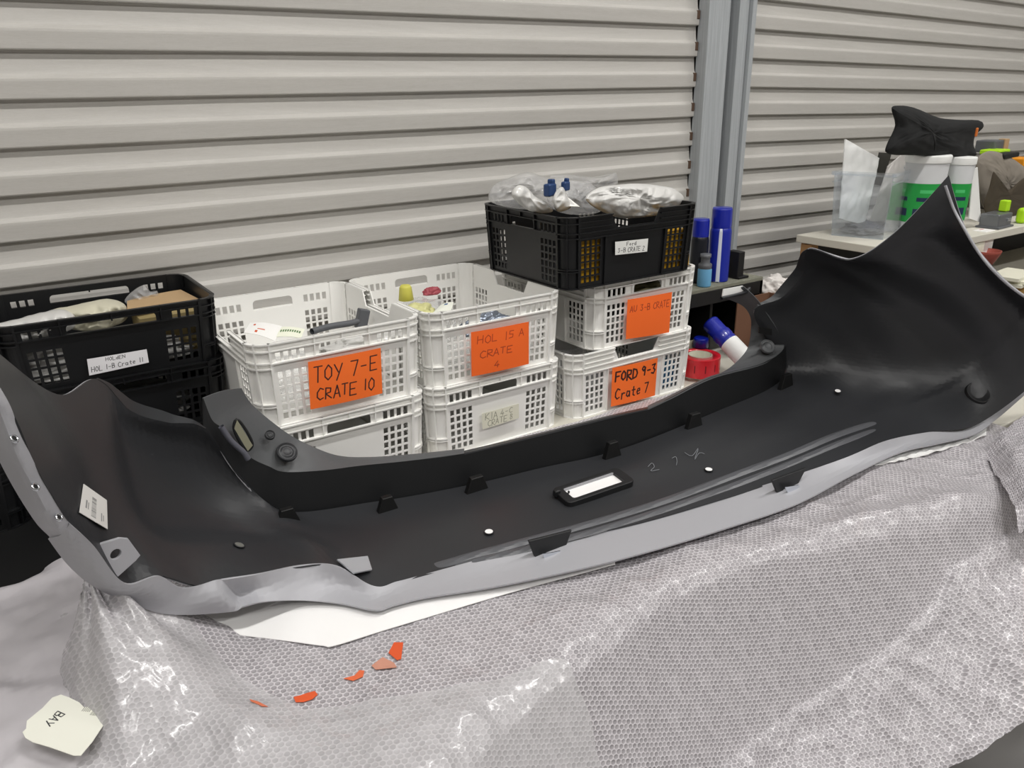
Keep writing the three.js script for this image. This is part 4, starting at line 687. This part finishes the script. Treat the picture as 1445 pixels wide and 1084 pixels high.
function pouch(label, c, m, th = .01) { const q = c.map(p => at(...p)); const n = q[1].clone().sub(q[0]).cross(q[3].clone().sub(q[0])).normalize(); return single('zip_bag', label, 'bag', [solid(20, 24, (u, v) => q[0].clone().lerp(q[1], u).lerp(q[3].clone().lerp(q[2], u), v).addScaledVector(n, -th * Math.sin(u * Math.PI) * Math.sin(v * Math.PI) - .003 * n2(u * 4, v * 5)), .004), tube([q[0], q[0].clone().lerp(q[1], .5), q[1]], .003, 8, 6)], m); }
pouch('bright white zip bag standing at the left in the clear tub', [[1192, 197, 1.76], [1240, 224, 1.74], [1218, 318, 1.70], [1184, 308, 1.72]], phy(0xf5f5f3, .35, { clearcoat: .4 }));
pouch('translucent zip bag with a ribbed edge standing at the right in the clear tub', [[1252, 236, 1.72], [1280, 212, 1.71], [1274, 318, 1.67], [1226, 316, 1.69]], phy(0xdedad6, .35, { transmission: .25, thickness: 0 }));
card('key_strip', 'dark grey strap with a round stud between the two zip bags', 'strap', [[1240, 215], [1257, 216], [1244, 262], [1229, 260]], 1.75, std(0x3e3d38, .6), .001, .004);
bag('heap of small metal parts at the bottom of the clear tub', .18, .05, .13, onY(1222, 326, BT + .006), 61, std(0x77777a, .5));
function bucket(label, px, pyTop, pyBot, wpx, d, labelTop, draw) {
  const top = at(px, pyTop, d), k = PX(top), R = wpx * k / 2, h = (pyBot - pyTop) * k * 1.03; const t = thing('paint_bucket', label, 'bucket', V(top.x, BT, top.z)); const H = top.y - BT;
  part('body', lathe([[0, 0], [R * .82, 0], [R * .84, .004], [R * .97, H - .03], [R * .97, H - .02]]), std(0xd5d6d8, .45), t);
  part('lid', lathe([[R * .97, H - .026], [R * 1.03, H - .026], [R * 1.04, H - .004], [R, H], [0, H]]), M.white, t);
  const y1 = H - labelTop * k; const rad = y => R * (.84 + .13 * y / H) + .0012;
  const g = lathe([[rad(H * .16), H * .16], [rad(y1), y1]], 40); part('label_band', g, draw, t, 'green printed label');
}
const greenBand = printMat(512, 256, '#1f9a43', x => { for (let i = 0; i < 4; i++) { x.fillStyle = '#1d2a4c'; x.fillRect(20 + i * 128, 90, 86, 26); x.fillRect(10 + i * 128, 165, 100, 50); x.fillStyle = '#4cc070'; x.fillRect(30 + i * 128, 40, 60, 22); } }, .45);
bucket('white bucket with a green label, left of the two under the black bag', 1311, 218, 310, 58, 1.57, 38, greenBand);
bucket('narrower white bucket with a green and navy label, right one under the bag', 1359, 221, 328, 36, 1.52, 36, greenBand);
{ // black bag
  const c = at(1316, 216, 1.55), k = PX(c); const t = thing('tool_bag', 'black fabric bag with an orange tab lying on the white buckets', 'bag', V(c.x, c.y + .001, c.z), .35);
  const g = pillow([[1258, 152], [1270, 149], [1290, 152], [1325, 166], [1352, 169], [1386, 172], [1388, 179], [1376, 192], [1374, 204], [1378, 219], [1330, 221], [1290, 219], [1249, 214], [1252, 202], [1258, 190], [1263, 176]], 1.545, .16, 71, .06); g.translate(-c.x, -c.y - .001, -c.z); g.rotateY(-.35);
  part('bag_body', g, M.fabric, t);
 part('handle_loop', tube([V(-70 * k, .02, .03), V(-78 * k, .05, .03), V(-72 * k, .07, .02), V(-58 * k, .065, .02)], .003, 20, 6), M.fabric, t);
  { const o = at(1378, 187, 1.50).sub(c).applyAxisAngle(V(0, 1, 0), -.35); part('orange_tab', box(.018, .03, .008, o.x, o.y, o.z, .003), M.orangeRed, t, 'orange tab'); }
}
card('white_board', 'white plastic board leaning beside the narrower bucket', 'board', [[1372, 238], [1378, 236], [1383, 314], [1366, 308]], 1.5, M.white, .001, .004);
single('cloth_cap', 'grey brown cloth cap lying on the side bench right of the buckets', 'cap', pillow([[1378, 226], [1392, 214], [1420, 219], [1446, 236], [1472, 256], [1474, 286], [1440, 292], [1396, 298], [1386, 290]], 1.63, .10, 81, .1), M.khaki);
single('camouflage_cloth', 'dark brown camouflage cloth in front of the grey cap', 'cloth', pillow([[1388, 290], [1396, 264], [1402, 242], [1408, 262], [1420, 270], [1448, 250], [1478, 262], [1480, 294], [1440, 302], [1396, 306]], 1.545, .06, 82, .1), M.camo);
const onBench = (px, d) => { const p = at(px, 300, d); return V(p.x, BT, p.z); };
{ const b = thing('tool_case', 'small grey metal case with a latch at the front of the side bench', 'case', onBench(1407, 1.46), .05); part('body', box(.115, .052, .07, 0, .028, 0, .006), std(0x77797c, .35, { metalness: .5 }), b); part('latch', box(.03, .012, .006, .025, .03, .037, .002), M.chrome, b); part('base', box(.13, .008, .085, 0, .004, 0, .002), M.greyPlastic, b); }
single('lime_block', 'lime green plastic block on top of the small metal case', 'block', box(.032, .042, .03, 0, .021, 0, .005), M.lime, onBench(1416, 1.46).add(V(0, .055, 0)));
{ const t = thing('lime_tape_measure', 'lime green tape measure at the right edge of the side bench', 'tape measure', onBench(1445, 1.44)); part('case', box(.06, .06, .035, 0, .03, 0, .014), M.lime, t); part('grip', box(.02, .03, .037, .005, .03, 0, .006), M.navy, t); }
for (const [px, py, d, w, h, m, l, n, ct] of [[1398, 214, 1.72, .12, .02, M.lime, 'flat lime green packet at the back of the side bench', 'lime_packet', 'packet'], [1432, 228, 1.70, .12, .035, M.orange, 'orange yellow pouch beside the lime packet', 'orange_pouch', 'pouch'], [1408, 219, 1.66, .16, .02, M.black, 'flat black tray under the lime packet', 'black_tray', 'tray'], [1390, 206, 1.78, .1, .05, M.greyPlastic, 'grey tray at the back of the side bench behind the bag', 'grey_tray', 'tray']]) { const p = at(px + 6, py, d); single(n, l, ct, box(w, h, .08, 0, 0, 0, .006), m, p, .1); }
single('cardboard_block', 'small tan cardboard block standing at the back of the side bench', 'block', box(.04, .09, .03, 0, 0, 0, .003), M.cardboard, V(at(1418, 192, 1.765).x, BT + .245, -1.765));
single('shelf_box', 'tall dark carton at the back of the side bench under the flat packets', 'box', box(.5, .2, .1, 0, .1, 0, .004), std(0x5b5650, .8), V(at(1418, 192, 1.765).x + .1, BT, -1.76));
// lower shelf
const SH = BT - .25;
single('white_carton', 'small white carton with red print under the side bench top', 'box', box(.07, .09, .05, 0, .045, 0, .003), printMat(128, 128, '#e9e7e4', x => { x.fillStyle = '#b9554e'; x.fillRect(50, 20, 60, 16); }), V(at(1384, 350, 1.44).x, at(1384, 358, 1.44).y, -1.44));
single('red_bowl', 'dull red bowl on the shelf under the side bench', 'bowl', lathe([[0, 0], [.03, 0], [.05, .04], [.052, .05], [.048, .05], [.03, .006], [0, .006]]), std(0x9c4a3e, .6), at(1388, 372, 1.40));
single('brochure_stack', 'stack of pale brochures on the shelf under the side bench', 'brochures', [box(.2, .012, .12, 0, .006, 0), box(.19, .01, .12, .01, .018, .01), box(.2, .012, .11, -.01, .03, -.005)], M.cream, at(1430, 398, 1.38), .1);
single('tan_envelope', 'tan envelope lying in front of the brochures', 'envelope', box(.16, .006, .1, 0, 0, 0), std(0xcfa868, .8), at(1440, 410, 1.36), .2);

scene.traverse(o => { if (o.isMesh) { o.castShadow = true; o.receiveShadow = true; } });
renderer.render(scene, camera);
